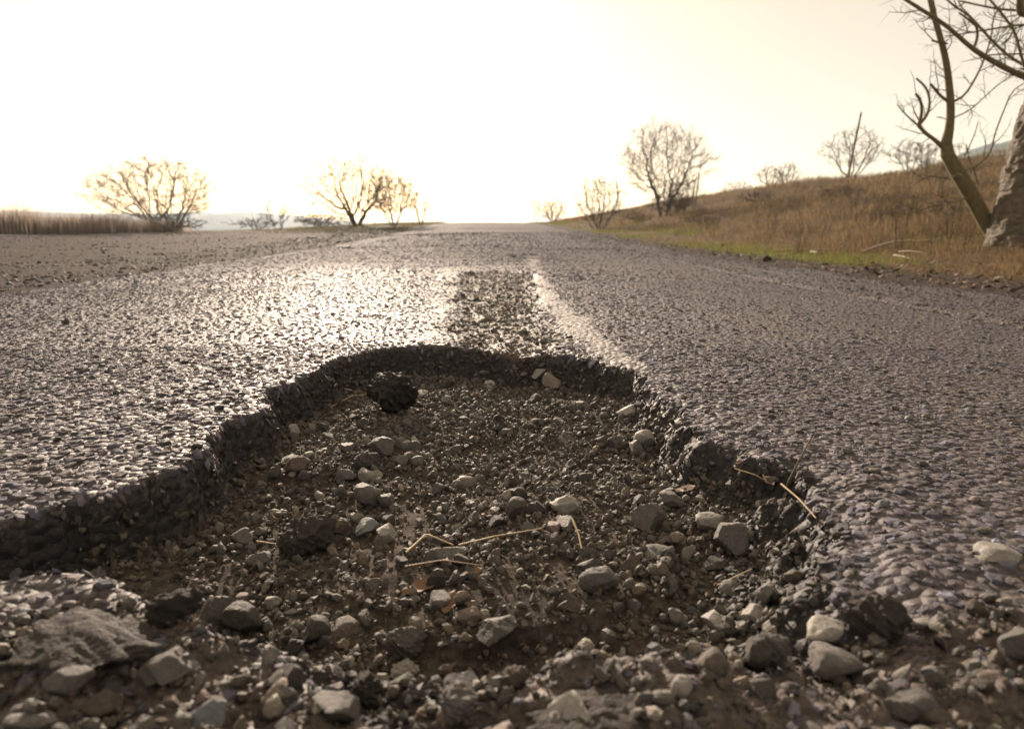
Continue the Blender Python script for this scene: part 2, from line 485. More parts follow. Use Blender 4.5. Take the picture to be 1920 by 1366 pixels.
M_BLUE = mat_stone('blue_grey_stone', [(0, (.15, .165, .19)), (1, (.19, .205, .23))], scale=5, bumpd=.001, var=.2)
M_DARK = mat_stone('dark_stone', [(0, (.045, .042, .042)), (1, (.075, .07, .067))], dust=.25, scale=5, bumpd=.002)
M_PINK = mat_stone('pinkish_stone', [(0, (.15, .122, .11)), (1, (.19, .155, .14))], scale=5, bumpd=.0012, var=.25)
M_TAR = mat_stone('tarry_asphalt', [(0, (.042, .038, .038)), (1, (.062, .056, .054))], scale=9, bumpd=.003, rough=.7, dust=.15, spec=.12)
M_GROUND = mat_dirt('verge_soil', [(.3, (.045, .032, .019)), (.5, (.105, .073, .040)), (.75, (.19, .135, .075))], 9, .08)
t = M_GROUND.node_tree; b = t.nodes['Principled BSDF']
geo = node(t, 'ShaderNodeNewGeometry')
gv = ramp_n(t, noise_n(t, 45, 6, .7, geo.outputs['Position']).outputs[0], [(.3, (.024, .018, .017)), (.5, (.055, .042, .039)), (.72, (.11, .087, .077))]).outputs[0]
ga = node(t, 'ShaderNodeAttribute', attribute_name='gravelly').outputs['Fac']
old = b.inputs['Base Color'].links[0].from_socket
t.links.new(mixc(t, ga, old, gv), b.inputs['Base Color'])
M_BARK = mat_plain('dark_bark', (.085, .065, .045), (.17, .13, .09), .85, 30, bumpd=.01)
M_TWIG = mat_plain('twig_bark', (.085, .062, .042), (.16, .115, .078), .8, 20, bumpd=0)
M_THORN = mat_plain('olive_bark', (.11, .09, .042), (.2, .16, .075), .8, 25, bumpd=.004)
M_OLD = mat_stone('weathered_bark', [(0, (.115, .094, .070)), (1, (.13, .106, .08))], dust=.2, scale=9, bumpd=.012, var=.6, rough=.85)
M_STRAW = mat_plain('straw', (.38, .28, .15), (.55, .43, .26), .6, 40, bumpd=0)
M_LEAF = mat_plain('dead_leaf', (.15, .085, .05), (.24, .145, .085), .6, 30, bumpd=.001)
M_HUSK = mat_plain('dry_husk', (.45, .33, .27), (.6, .48, .4), .5, 60, bumpd=.001)
M_DEADWOOD = mat_plain('bleached_wood', (.30, .25, .19), (.48, .42, .34), .7, 30, bumpd=.003)
M_POLE = mat_plain('rusty_pole', (.11, .065, .04), (.2, .12, .075), .7, 12, bumpd=.004)
M_BLADE = mat_blade('grass_blades')
M_REED = mat_blade('reed_blades', .75)
M_HILL = mat_plain('haze_blue_hill_cover', (.09, .12, .13), (.13, .165, .175), .95, .02, bumpd=0)  # blue of distant haze painted into the hill vegetation colour

# ------------------------------------------------------------------ the road
def axis_geo(a, b, n):
    return a * (b / a) ** (np.arange(n) / (n - 1))
yl = np.concatenate([[-9, -5, -2.5, -1.2, -.5, -.1, .12, .22], axis_geo(.30, 9.0, 380)])
inner = np.linspace(-1, 1, 350)
rows = []
for y in yl:
    hw_ = min(1.0 + .85 * max(y, .2), 3.0)
    outl = np.linspace(-3.45 - LEAN * y, -hw_, 15)[:-1]; outr = np.linspace(hw_, 3.45 - LEAN * y, 15)[1:]
    rows.append(np.concatenate([outl, inner * hw_, outr]))
X = np.array(rows); Y = np.repeat(yl[:, None], X.shape[1], 1)
Zr, HD, HW, SM, PM, RUB = [a.reshape(X.shape) for a in road_all(X.ravel(), Y.ravel())]
# broken walls: push points sideways a little so that the edge is ragged, not a smooth ramp
inn = sstep(0, 1, HD / HW); wl = (inn * (1 - inn) * 4)
DX = wl * 0.010 * fbm(X * 40 + Zr * 60, Y * 40, 2, 91); DY = wl * 0.010 * fbm(X * 40, Y * 40 + Zr * 60, 2, 93)
V = np.stack([X + DX, Y + DY, Zr], -1).reshape(-1, 3)
F = grid_faces(*X.shape)
farf = sstep(4.5, 9, Y).ravel()
dirt = np.clip(1.3 * SM * (1 - PM) + .55 * RUB + .35 * sstep(.2, 1.2, X) * (fbm(X * 2, Y * 2, 3, 95) > -.2), 0, 1).ravel()
tq = HD / HW
att = {'pale': PM.ravel(), 'dirt': dirt, 'far': farf, 'tar': (sstep(.02, .2, tq)).ravel()}
tF = (HD / HW).ravel()[F].mean(1)
Vr, Fr, ar = submesh(V, F, tF < .97, att)
road = obj('road', mk_mesh('road', Vr, [Fr], M_ROAD, True, ar), kind='structure')
Vf, Ff, af = submesh(V, F, tF >= .97, att)
floor = obj('pothole_floor', mk_mesh('pothole_floor', Vf, [Ff], M_FLOOR, True), kind='structure')

yl2 = axis_geo(9.0, 330, 200); xs = np.linspace(-3.45, 3.45, 110)
Y2 = np.repeat(yl2[:, None], 110, 1); X2 = xs[None] - LEAN * Y2
Z2 = road_all(X2.ravel(), Y2.ravel())[0].reshape(X2.shape) - 0.0
far_me = mk_mesh('far_road', np.stack([X2, Y2, Z2], -1).reshape(-1, 3), [grid_faces(*X2.shape)], M_ROAD, True,
                 {'pale': np.zeros(X2.size), 'dirt': np.zeros(X2.size), 'far': np.ones(X2.size)})
obj('far_carriageway', far_me, parent=road)

# aggregate standing proud of the worn surface
CHIP_V, CHIP_F, CHIP_C = [], [], []
def chips(x, y, r, sides, name, seed, near_lod=False):
    q = np.random.default_rng(seed)
    z, hd, hw, sm, pm, rub = road_all(x, y)
    s = x + LEAN * y
    keep = (s > -3.17) & (hd / hw < .35) & (q.random(len(x)) > .93 * pm) & (q.random(len(x)) > .55 * rub) & (q.random(len(x)) > .97 * sstep(.15, .6, sm)) & (np.abs(s) < 3.22)
    x, y, r, z, hd, hw, sm, pm, rub = [a[keep] for a in (x, y, r, z, hd, hw, sm, pm, rub)]
    n = len(x)
    r = r * (1 + .25 * sm * q.random(n)) * (1 - .15 * sstep(.3, 1.2, x))
    e = .004                                           # local slope, so that chips follow the broken lip
    zx = (road_all(x + e, y)[0] - z) / e; zy = (road_all(x, y + e)[0] - z) / e
    r = np.where(np.hypot(zx, zy) > .8, np.minimum(r, .0065), r)
    zx = np.clip(zx, -1.2, 1.2) + q.normal(0, .12, n); zy = np.clip(zy, -1.2, 1.2) + q.normal(0, .12, n)
    th = np.arange(sides) * 2 * math.pi / sides
    ang = th[None] + q.uniform(0, 6.28, n)[:, None] + q.normal(0, .16, (n, sides))
    st = q.uniform(.62, 1.0, n)[:, None]; sa = q.uniform(0, 3.14, n)[:, None]
    def ring(k, zz):
        rr = r[:, None] * k * q.uniform(.8, 1.15, (n, sides))
        a, b_ = rr * np.cos(ang), rr * np.sin(ang) * st
        xx = a * np.cos(sa) - b_ * np.sin(sa); yy = a * np.sin(sa) + b_ * np.cos(sa)
        zl = r[:, None] * (zz + q.normal(0, .05, (n, sides)))
        return np.stack([x[:, None] + xx, y[:, None] + yy, z[:, None] + zl + xx * zx[:, None] + yy * zy[:, None]], -1)
    up = q.uniform(.12, .44, n)[:, None] * (1 - .45 * pm[:, None]) * (1 - .2 * sstep(.3, 1.2, x))[:, None] * (1 - .45 * sstep(4, 8, y))[:, None]
    L = [ring(1.02, -.45), ring(.98, up * .55), ring(.62, up)] if near_lod else [ring(1.0, -.4), ring(.72, up)]
    nl = len(L)
    Vv = np.concatenate(L, 1)
    nv = nl * sides
    k = np.arange(sides); k2 = (k + 1) % sides
    qf = np.concatenate([np.stack([l * sides + k, l * sides + k2, (l + 1) * sides + k2, (l + 1) * sides + k], -1) for l in range(nl - 1)])
    tf = ((nl - 1) * sides + k)[None]
    off = (np.arange(n) * nv)[:, None, None]
    g = np.clip(q.lognormal(-2.25, .38 - .15 * sstep(4, 9, y), n), .04, .30)[:, None] * (1 - .25 * sm[:, None])
    tt = q.random(n)[:, None]
    col = g * np.where(tt < .55, np.array([[.96, .90, 1.16]]), np.where(tt < .8, np.array([[.90, .91, 1.28]]), np.array([[1.06, .91, 1.0]])))
    o0 = sum(len(v_) for v_ in CHIP_V)
    CHIP_V.append(Vv.reshape(-1, 3)); CHIP_C.append(np.repeat(col, nv, 0))
    CHIP_F.extend([(qf[None] + off).reshape(-1, 4) + o0, (tf[None] + off).reshape(-1, sides) + o0])

def jitter(y0, y1, step, marg, q, xmax=3.3):
    xs_, ys_ = [], []
    y = y0
    while y < y1:
        hwid = min(.80 * y + marg, xmax)
        xx = np.arange(-hwid, hwid, step); xs_.append(xx); ys_.append(np.full(len(xx), y)); y += step * .9
    x = np.concatenate(xs_); y = np.concatenate(ys_)
    return x + q.uniform(-.55, .55, len(x)) * step, y + q.uniform(-.55, .55, len(y)) * step
q = np.random.default_rng(5)
x, y = jitter(.30, 2.1, .0139, .36, q)
chips(x, y, np.clip(q.lognormal(-5.24, .42, len(x)), .003, .0125), 5, 'aggregate', 6, True)
x, y = jitter(2.1, 4.9, .0222, .36, q)
chips(x, y, np.clip(q.lognormal(-4.98, .38, len(x)), .004, .015), 4, 'aggregate', 8)
for (ya, yb, st, sd_) in ((4.9, 7.5, .037, 15), (7.5, 12.0, .058, 16), (12.0, 24.0, .11, 17)):
    x, y = jitter(ya, yb, st, .3, q)
    chips(x, y, np.clip(q.lognormal(math.log(st * .30), .36, len(x)), .006, .04), 4, 'aggregate', sd_)
obj('aggregate', mk_mesh('aggregate', np.concatenate(CHIP_V), CHIP_F, M_CHIP, False, colattr=np.concatenate(CHIP_C)), parent=road, kind='stuff')
# larger stones bared in the broken strip and on the crumbling lip
x = q.uniform(-.75, .75, 24000); y = 1.7 + 4.9 * q.random(24000) ** 1.3
zz, hd, hw, sm, pm, rub = road_all(x, y)
STRIP_PTS = [(x[k], y[k], zz[k]) for k in [(sm > .35) & (hd / hw < .9)]][0]

# ------------------------------------------------------------------ gravel and stones
def palette(n, q):
    base = np.array([[.115, .108, .105], [.15, .14, .13], [.125, .10, .082], [.17, .14, .112], [.085, .078, .074], [.27, .245, .215], [.14, .147, .158], [.17, .125, .105]])
    p = np.array([.22, .22, .13, .09, .15, .07, .09, .03])
    return base[q.choice(len(base), n, p=p)] * q.uniform(.55, 1.0, (n, 1))

def floor_points(n, q, lo=.55, x0=-1.0, x1=1.05, y0=.42, y1=2.35):
    xs_, ys_, zs_ = [], [], []
    tot = 0
    while tot < n:
        x = q.uniform(x0, x1, n); y = q.uniform(y0, y1, n)
        z, hd, hw, sm, pm, rub = road_all(x, y)
        k = (hd / hw > lo) | (rub > .5)
        xs_.append(x[k]); ys_.append(y[k]); zs_.append(z[k]); tot += k.sum()
    return np.stack([np.concatenate(xs_), np.concatenate(ys_), np.concatenate(zs_)], -1)[:n]

q = np.random.default_rng(21)
P = floor_points(19000, q)
# grit lies thin on bare dirt patches
bare = fbm(P[:, 0] * 4, P[:, 1] * 4, 3, 101)
P = P[(bare < .22) | (q.random(len(P)) < .75)]
scatter_stones('grit', P, np.clip(q.lognormal(-5.75, .30, len(P)), .0018, .0055), M_GRAVEL, 0, cols=palette(len(P), q), r=q, planes=7, label='fine grit strewn over the dirt floor of the pothole', cat='grit')
P = floor_points(11500, q, .45)
bare = fbm(P[:, 0] * 4, P[:, 1] * 4, 3, 101) + .25 * (P[:, 1] < .85) - .15 * (P[:, 1] > 1.1)
P = P[(bare < .26) | (q.random(len(P)) < .4)]
scatter_stones('gravel', P, np.clip(q.lognormal(-5.1, .34, len(P)), .0040, .0115), M_GRAVEL, 1, cols=palette(len(P), q), r=q, label='loose small gravel lying across the pothole floor', cat='gravel')
P = floor_points(1300, q, .6)
scatter_stones('gravel', P, np.clip(q.lognormal(-4.72, .28, len(P)), .006, .016), M_GRAVEL, 2, planes=7, cols=palette(len(P), q), r=q, label='loose pebbles among the finer gravel of the pothole floor', cat='gravel', rough=.012)
# coarse clods set in the broken wall
x = q.uniform(-1.1, 1.1, 40000); y = q.uniform(.5, 2.5, 40000)
z, hd, hw, sm, pm, rub = road_all(x, y)
k = (hd / hw > .05) & (hd / hw < .95) & (y > .62)
k = np.flatnonzero(k)[:1900]
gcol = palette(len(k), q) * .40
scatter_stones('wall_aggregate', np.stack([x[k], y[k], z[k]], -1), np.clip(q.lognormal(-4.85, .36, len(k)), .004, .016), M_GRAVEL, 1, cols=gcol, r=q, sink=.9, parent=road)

x, y, z = STRIP_PTS
n = len(x)
scatter_stones('bared_aggregate', np.stack([x, y, z], -1), np.clip(q.lognormal(-4.78, .48, n), .0035, .026), M_GRAVEL, 1, cols=palette(n, q), r=q, sink=.45, parent=road, tilt=.2, flat=(.4, .75))
# stone meshes shared by the many single stones
def stone_mesh(name, mat, sub=3, planes=11, lo=.6, hi=.95, sc=(1, .8, .65), rough=.012, seed=0, lump=0.0, smooth=True, sharp=28):
    qq = np.random.default_rng(seed)
    S, F = stone_verts(1, sub, qq, planes, lo, hi, 0)
    S = S[0]
    nz = fbm(S[:, 0] * 2.5 + S[:, 2] * 1.3, S[:, 1] * 2.5 - S[:, 2] * 1.7, 4, seed)
    nz2 = fbm(S[:, 0] * 7 + S[:, 2] * 5.3, S[:, 1] * 7 - S[:, 2] * 4.7, 3, seed + 50)
    S = S * (1 + rough * 4 * nz[:, None] + rough * 2.2 * nz2[:, None])
    if lump:
        f, c = worley(S[:, 0] * 3.4 + S[:, 2] * 2.1 + 40, S[:, 1] * 3.4 - S[:, 2] * 2.6 + 40, seed + 3)
        f2_, c2 = worley(S[:, 0] * 8 + S[:, 2] * 5.1 + 80, S[:, 1] * 8 - S[:, 2] * 6 + 80, seed + 5)
        S = S * (1 + lump * ((.7 - f) * (.4 + c) + .5 * (.6 - f2_) * (.3 + c2)))[:, None]
    S = S * np.array(sc)
    S[:, 2] -= S[:, 2].min()
    S /= (S[:, 0].max() - S[:, 0].min())
    me = mk_mesh(name, S, [F], mat, smooth)
    if smooth: me.set_sharp_from_angle(angle=R_(sharp))
    return me

def put(me, name, x, y, size, rot, label, cat, group=None, sink=.18, z=None, tilt=(0, 0)):
    zz = road_z(x, y)[0] if z is None else z
    o = obj(name, me, label=label, cat=cat, group=group, loc=(x, y, zz - sink * size))
    o.scale = (size,) * 3
    o.rotation_euler = (tilt[0], tilt[1], rot)
    return o

def floor_hit(px, py):
    """where the photo ray meets the road or the pothole floor"""
    d = ray(px, py)
    t = np.linspace(.25, 9, 9000) if py < 700 else np.linspace(.25, 2.6, 6000)
    x, y, z = d[0] * t, d[1] * t, CAM_H + d[2] * t
    below = np.flatnonzero(z < road_z(x, y))
    i = below[0] if len(below) else len(t) - 1
    return x[i], y[i]

MS = {'grey': M_GREY, 'brown': M_BROWN, 'pale': M_PALE, 'blue': M_BLUE, 'dark': M_DARK, 'pink': M_PINK, 'tar': M_TAR}
# px, py of the foot, width in px, colour, shape, rotation, label
HERO = [
 (140,1215,300,'tar','slab',.15,'broad dark crusty asphalt slab overhanging the shaded left channel'),
 (1150,1345,330,'tar','slab',.3,'broad crumbling asphalt slab behind the large pale flat faced rock'),
 (330,1160,110,'tar','clod',.9,'crumbly dark clod beside the broad crusty slab'),
 (1640,1185,120,'tar','clod',.4,'crumbly asphalt clod at the crumbled right edge'),
 (690,1310,110,'tar','clod',1.9,'rough dark clod between grey rocks of the near rim'),
 (580,1032,118,'tar','clod',.5,'large dark lump of broken asphalt with a slanting pale crest'),
 (738,768,104,'tar','clod',2.2,'wide tarry black asphalt clod below the far wall'),
 (1123,1102,84,'grey','oval',.25,'smooth rounded grey cobble on the bare dirt patch'),
 (932,1212,104,'dark','block',1.1,'big angular dark stone with one flat lit left face'),
 (760,1222,88,'dark','clod',.2,'dark knobbly lump left of the big angular dark stone'),
 (684,1000,46,'blue','block',.4,'blue grey faceted stone right of the large asphalt lump'),
 (722,1015,42,'pale','block',1.5,'pale angular stone touching the blue grey faceted stone'),
 (832,1040,74,'grey','flat',.1,'long flat grey stone lying under a dry stalk'),
 (968,968,46,'grey','point',.8,'grey pyramid shaped stone standing in the gravel'),
 (1064,958,60,'pale','block',2.6,'pale topped stone behind a darker wedge stone'),
 (1060,990,50,'grey','block',.9,'dark grey wedge stone in front of a pale topped one'),
 (1040,996,34,'pink','oval',1.9,'small pinkish pebble leaning on the dark grey wedge stone'),
 (1218,985,64,'grey','block',2.9,'pale crested grey stone with a sloping right side'),
 (1330,990,56,'pale','oval',.3,'rounded pale stone with a dark right flank'),
 (1362,1035,74,'grey','point',1.3,'large grey wedge with a broad pale left face'),
 (1336,1066,52,'dark','block',.5,'dark square edged stone below the large grey wedge'),
 (1342,1172,58,'pale','block',.9,'white topped block at the front edge of the hole'),
 (1412,1172,62,'pale','block',2.0,'chalky white stone paired with the white topped block'),
 (1208,838,40,'pale','point',.5,'upright angular pale stone near the right wall'),
 (1156,838,40,'grey','oval',1.1,'squat grey stone beside the upright pale one'),
 (1184,776,46,'pale','flat',.1,'thin flat pale stone below the right wall'),
 (560,884,52,'brown','oval',.7,'round dark brown stone under the left wall'),
 (622,848,42,'pale','flat',.4,'slanted pale flake among stones under the left wall'),
 (690,876,50,'dark','clod',.4,'rough dark knob among the grey stones'),
 (718,850,42,'grey','block',2.1,'grey block behind the rough dark knob'),
 (766,866,40,'grey','clod',1.4,'pitted grey stone right of the rough dark knob'),
 (646,902,40,'grey','block',2.9,'tilted grey block with a flat top under the left wall'),
 (684,916,46,'blue','flat',.9,'bluish grey flat stone before the tilted grey block'),
 (694,944,50,'grey','point',.2,'grey gabled stone in front of the bluish flat stone'),
 (880,1162,50,'pink','oval',.3,'pinkish oval stone behind the big angular dark stone'),
 (790,742,26,'pale','flat',.4,'small pale chip right of the black asphalt clod'),
 (1014,708,32,'pale','block',.7,'pale triangular stone at the foot of the far wall'),
 (1036,726,38,'pink','block',1.7,'reddish grey stone before the pale triangular one'),
 (914,700,28,'pink','flat',.1,'reddish flat stone stuck in the dark far wall'),
 (592,1198,58,'dark','point',.9,'dark pyramid shaped stone on sandy dirt'),
 (1085,1375,118,'pale','block',.5,'large pale flat faced rock on the near rim'),
 (1278,1300,52,'pale','point',1.2,'narrow pale splinter standing up on the near rim'),
 (132,1290,100,'grey','oval',.15,'big oval grey boulder on the near left rim'),
 (320,1262,128,'grey','flat',.2,'wide pale crusted slab beside the oval boulder'),
 (516,1310,74,'pink','block',2.2,'salmon tinted block on the near rim'),
 (200,1325,80,'brown','block',.5,'rusty brown stone below the big oval boulder'),
 (408,1180,80,'dark','block',.3,'dark tilted block leaning on a second one'),
 (456,1185,76,'dark','point',2.4,'dark ridged stone leaning against the tilted block'),
 (1546,1198,84,'pale','oval',.2,'pale humped stone at the right front edge'),
 (1872,1042,92,'pale','flat',-.2,'long pale flat stone lying on the right asphalt'),
 (1256,950,48,'grey','oval',2.0,'grey rounded stone with a white leaf scrap above it'),
 (1440,1118,54,'grey','block',1.0,'grey stone in the shade of the crumbled right edge'),
 (1490,1090,46,'brown','oval',.4,'brown stone tucked under the crumbled right edge'),
 (1250,1112,46,'dark','block',.2,'dark stone right of the smooth grey cobble'),
 (910,895,42,'brown','clod',1.4,'brown knob standing in the middle of the gravel'),
 (868,912,46,'pink','oval',.2,'curved pinkish stone beside the brown knob'),
 (510,1136,36,'pale','oval',.3,'small white pebble on sandy dirt'),
 (545,1148,26,'pale','flat',.5,'tiny white flake beside the small white pebble'),
 (1610,542,15,'pale','block',.5,'single pale stone lying by the rut in the right lane'),
 (122,608,13,'dark','block',.4,'lone dark pebble on the left lane'),
 (1100,1046,40,'dark','block',.4,'dark stone behind the smooth grey cobble'),
 (1230,1040,52,'grey','flat',.1,'flat grey slab stone on bare dirt'),
 (1190,1066,40,'brown','block',.8,'brown cornered stone before the flat grey slab'),
 (1250,1066,42,'brown','oval',1.2,'dull brown stone right of the brown cornered one'),
 (1700,1330,120,'grey','flat',.3,'broad grey slab sunk in the right foreground'),
 (1560,1262,110,'grey','oval',-.2,'long humped grey stone in the right foreground'),
 (760,1270,70,'pale','clod',.4,'crusty pale clod on the near rim'),
 (860,1330,110,'grey','clod',1.0,'large crusty grey clod on the near rim'),
 (640,1355,100,'grey','block',.2,'grey cornered rock on the near rim'),
 (60,1350,110,'grey','flat',.1,'wide grey rock at the near left rim'),
 (400,1350,90,'blue','block',.8,'slate blue rock on the near rim'),
 (960,1285,70,'brown','clod',.8,'brown crusty clod on the near rim'),
 (1440,1240,90,'grey','clod',.1,'dark mortar clod below the chalky white stone'),
]
SHAPES = {'slab': dict(planes=12, lo=.6, hi=.92, sc=(1, .66, .2), rough=.035, lump=.40, sub=5, sharp=70),
          'oval': dict(planes=16, lo=.62, hi=.92, sc=(1, .74, .62), rough=.022, sharp=60),
          'block': dict(planes=9, lo=.36, hi=.68, sc=(1, .85, .72), rough=.022),
          'flat': dict(planes=9, lo=.42, hi=.72, sc=(1, .7, .36), rough=.024),
          'point': dict(planes=7, lo=.42, hi=.9, sc=(1, .9, .95), rough=.02),
          'clod': dict(planes=12, lo=.65, hi=.95, sc=(1, .75, .68), rough=.03, lump=.34, sub=5, sharp=70)}
for i, (px, py, wpx, colr, shp, rot, lab) in enumerate(HERO):
    hx, hy = floor_hit(px, py)
    me = stone_mesh('stone_' + shp, MS[colr], seed=400 + i, **{**dict(sub=4), **SHAPES[shp]})
    sz = wpx * mpp(hy, 0 if hy > 2.5 else -.06) * (.85 if py > 1225 and shp != 'slab' else 1)
    put(me, 'asphalt_lump' if colr == 'tar' else 'stone', hx, hy, sz, rot, lab, 'asphalt lump' if colr == 'tar' else 'stone', sink=.10)

# about 220 more stones, lifted out one by one
q = np.random.default_rng(77)
variants = {c: [stone_mesh('loose_stone_' + c, MS[c], seed=900 + 20 * j + k, sub=3, **{kk: vv for kk, vv in SHAPES[s].items() if kk not in ('lump', 'sub', 'sharp')})
                for k, s in enumerate(('block', 'oval', 'point', 'flat', 'point'))] for j, c in enumerate(('grey', 'brown', 'pale', 'dark', 'pink'))}
adj = {'grey': 'grey', 'brown': 'earthy brown', 'pale': 'pale cream', 'dark': 'dark charcoal', 'pink': 'dull pinkish'}
MARKS = [(580,1032,'the large slant crested asphalt lump'),(738,768,'the black asphalt clod'),(1123,1102,'the smooth grey cobble'),(932,1212,'the big angular dark stone'),
         (684,1000,'the blue grey faceted stone'),(832,1040,'the long flat grey stone'),(968,968,'the grey pyramid shaped stone'),(1064,958,'the pale topped wedge pair'),
         (1218,985,'the pale crested grey stone'),(1362,1035,'the large grey wedge'),(1380,1172,'the two white blocks'),(1208,838,'the upright pale stone'),(560,884,'the round dark brown stone'),
         (690,876,'the rough dark knob'),(592,1198,'the dark pyramid shaped stone'),(430,1180,'the pair of dark tilted blocks'),(1436,922,'the curled pink husk'),(1014,708,'the pale triangular stone'),
         (1085,1375,'the large pale rock'),(132,1290,'the big oval boulder'),(516,1310,'the salmon tinted block'),(1546,1198,'the pale humped stone'),(860,1330,'the crusty grey clod'),
         (910,895,'the brown knob'),(500,800,'the left wall'),(880,720,'the foot of the far wall'),(1280,820,'the right wall'),(200,1040,'the shaded left channel')]
MXY = [floor_hit(a, b) for a, b, _ in MARKS]
P = floor_points(260, q, .8)
for (x, y, z) in P[:225]:
    c = q.choice(['grey', 'brown', 'pale', 'dark', 'pink'], p=[.44, .17, .09, .25, .05])
    sh = int(q.choice(5, p=[.34, .06, .2, .2, .2]))
    rim = y < .60
    sz = float(np.clip(q.lognormal(-3.74, .30), .015, .044)) * (.95 if rim else 1)
    near_i = min(range(len(MARKS)), key=lambda i_: (MXY[i_][0] - x) ** 2 + (MXY[i_][1] - y) ** 2)
    side = 'left of' if x < MXY[near_i][0] - .03 else ('right of' if x > MXY[near_i][0] + .03 else ('behind' if y > MXY[near_i][1] else 'before'))
    sz_w = 'small' if sz < .021 else ('middling' if sz < .029 else 'large')
    lab = f"{sz_w} {adj[c]} {['chunky', 'rounded', 'pointed', 'flat', 'wedge'][sh]} stone {'in rim rubble ' if rim else ''}{side} {MARKS[near_i][2]}"
    put(variants[c][sh], 'stone', x, y, sz, q.uniform(0, 6.28), lab, 'stone',
        'loose stones of the near rim' if rim else 'loose stones on the pothole floor', sink=.14, z=z, tilt=(q.normal(0, .25), q.normal(0, .25)))

# larger single pieces of aggregate seen in the foreground surface
agg = [stone_mesh('aggregate_stone', m_, seed=1500 + k, sub=2, planes=12, lo=.6, hi=.9, sc=(1, .8, .5)) for k, m_ in enumerate((M_GREY, M_GREY, M_BROWN, M_DARK, M_GREY, M_PINK, M_BLUE, M_GREY))]
x = q.uniform(-1.2, 1.3, 4000); y = .42 + 1.5 * q.random(4000) ** 1.6
z, hd, hw, sm, pm, rub = road_all(x, y)
k = np.flatnonzero((hd / hw < -.5) & (np.abs(x) < .8 * y + .25) & (pm < .2))[:290]
for i in k:
    o = obj('aggregate_stone', agg[q.integers(0, len(agg))], parent=road, loc=(x[i], y[i], z[i] - .002))
    o.scale = (float(q.uniform(.012, .020)),) * 3
    o.rotation_euler = (q.normal(0, .15), q.normal(0, .15), q.uniform(0, 6.28))

# ------------------------------------------------------------------ straw, twigs and leaves in the hole
def stalk(name, pts, rad, mat, label, cat, lift=.006):
    W = []
    for (px, py, up) in pts:
        x, y = floor_hit(px, py); W.append((x, y, road_z(x, y)[0] + lift + up))
    W = np.array(W); n = 14
    t = np.linspace(0, len(W) - 1, n); Q = np.stack([np.interp(t, np.arange(len(W)), W[:, k]) for k in range(3)], -1)
    c0 = Q[0].copy()
    r = np.linspace(rad, rad * .55, n)
    V, F = tubes((Q - c0)[None], r[None], 6)
    o = obj(name, mk_mesh(name, V, [F], mat, True), label=label, cat=cat, loc=c0)
    return o
stalk('dry_stalk', [(762,1048,.004),(800,1022,.012),(850,1036,.006)], .0016, M_STRAW, 'short pale dry stalk crossing the long flat grey stone', 'stalk')
stalk('dry_stalk', [(860,1036,.006),(930,1024,.010),(1016,1012,.012)], .0012, M_STRAW, 'long thin brown stalk pointing to the right of the flat stone', 'stalk')
stalk('dry_stalk', [(1376,898,.012),(1415,915,.016),(1436,928,.016)], .0011, M_STRAW, 'straw running up to the curled pink husk', 'stalk')
stalk('dry_stalk', [(1462,938,.020),(1495,962,.016),(1528,992,.010)], .0016, M_STRAW, 'bright yellow straw below the curled pink husk', 'stalk')
stalk('twig', [(1470,935,.010),(1495,905,.030),(1518,880,.050)], .0020, M_BARK, 'dark bent twig propped against the right wall', 'twig')
stalk('grass_blade', [(1072,1000,.018),(1085,1025,.012),(1092,1050,.004)], .0018, M_STRAW, 'curved pale grass blade behind the smooth grey cobble', 'grass blade')
stalk('dry_stalk', [(482,1028,.006),(540,1034,.004),(590,1018,.012)], .0009, M_STRAW, 'thin straw curling before the large asphalt lump', 'stalk')
stalk('dry_stalk', [(620,770,.004),(660,752,.008),(700,745,.006)], .0010, M_STRAW, 'thin straw left of the black asphalt clod', 'stalk')
stalk('dry_stalk', [(1345,1110,.004),(1380,1095,.006),(1408,1085,.008)], .0010, M_STRAW, 'faint straw above the white topped block', 'stalk')
stalk('dry_stalk', [(760,1075,.004),(830,1068,.008),(905,1076,.006)], .0013, M_LEAF, 'rust coloured stem lying by the dead leaf', 'stalk')

def leaf(px, py, size, mat, label, rot, curl=.6, name='dead_leaf', cat='leaf', narrow=.42):
    x, y = floor_hit(px, py); z = road_z(x, y)[0]
    n = 13; m = 5
    u = np.linspace(0, 1, n); v = np.linspace(-1, 1, m)
    U, W = np.meshgrid(u, v, indexing='ij')
    wid = narrow * np.sin(np.pi * np.clip(U * .96 + .02, 0, 1)) ** .8 * (1 + .12 * np.sin(U * 19))
    Xl = U - .5; Yl = W * wid * .5; Zl = curl * (.35 * (U - .5) ** 2 + 1.3 * Yl ** 2) + .03 * np.sin(U * 9 + W * 2)
    Vl = np.stack([Xl, Yl, Zl], -1).reshape(-1, 3)
    T = Vl.copy(); T[:, 2] += .012
    Fq = grid_faces(n, m); k = n * m
    o = obj(name, mk_mesh(name, np.concatenate([Vl, T]), [Fq[:, ::-1], Fq + k], mat, True), label=label, cat=cat, loc=(x, y, z + .008))
    o.scale = (size,) * 3; o.rotation_euler = (.25, -.2, rot)
leaf(842, 1140, .040, M_LEAF, 'tan dead leaf standing on edge by the pinkish oval stone', 1.3)
leaf(790, 1110, .050, M_LEAF, 'dark folded dead leaf on the sandy dirt', .35)
leaf(888, 1082, .028, M_LEAF, 'small orange leaf scrap behind the dead leaves', .2)
leaf(1436, 922, .034, M_HUSK, 'curled pink husk lying on straw by the right wall', 1.6, curl=2.2, name='dry_husk', cat='husk', narrow=.6)
leaf(1285, 925, .036, M_HUSK, 'white leaf scrap resting above a grey rounded stone', .1, curl=.8, name='dead_leaf')
leaf(1384, 882, .018, M_LEAF, 'tiny orange leaf crumb under the right wall', .5)
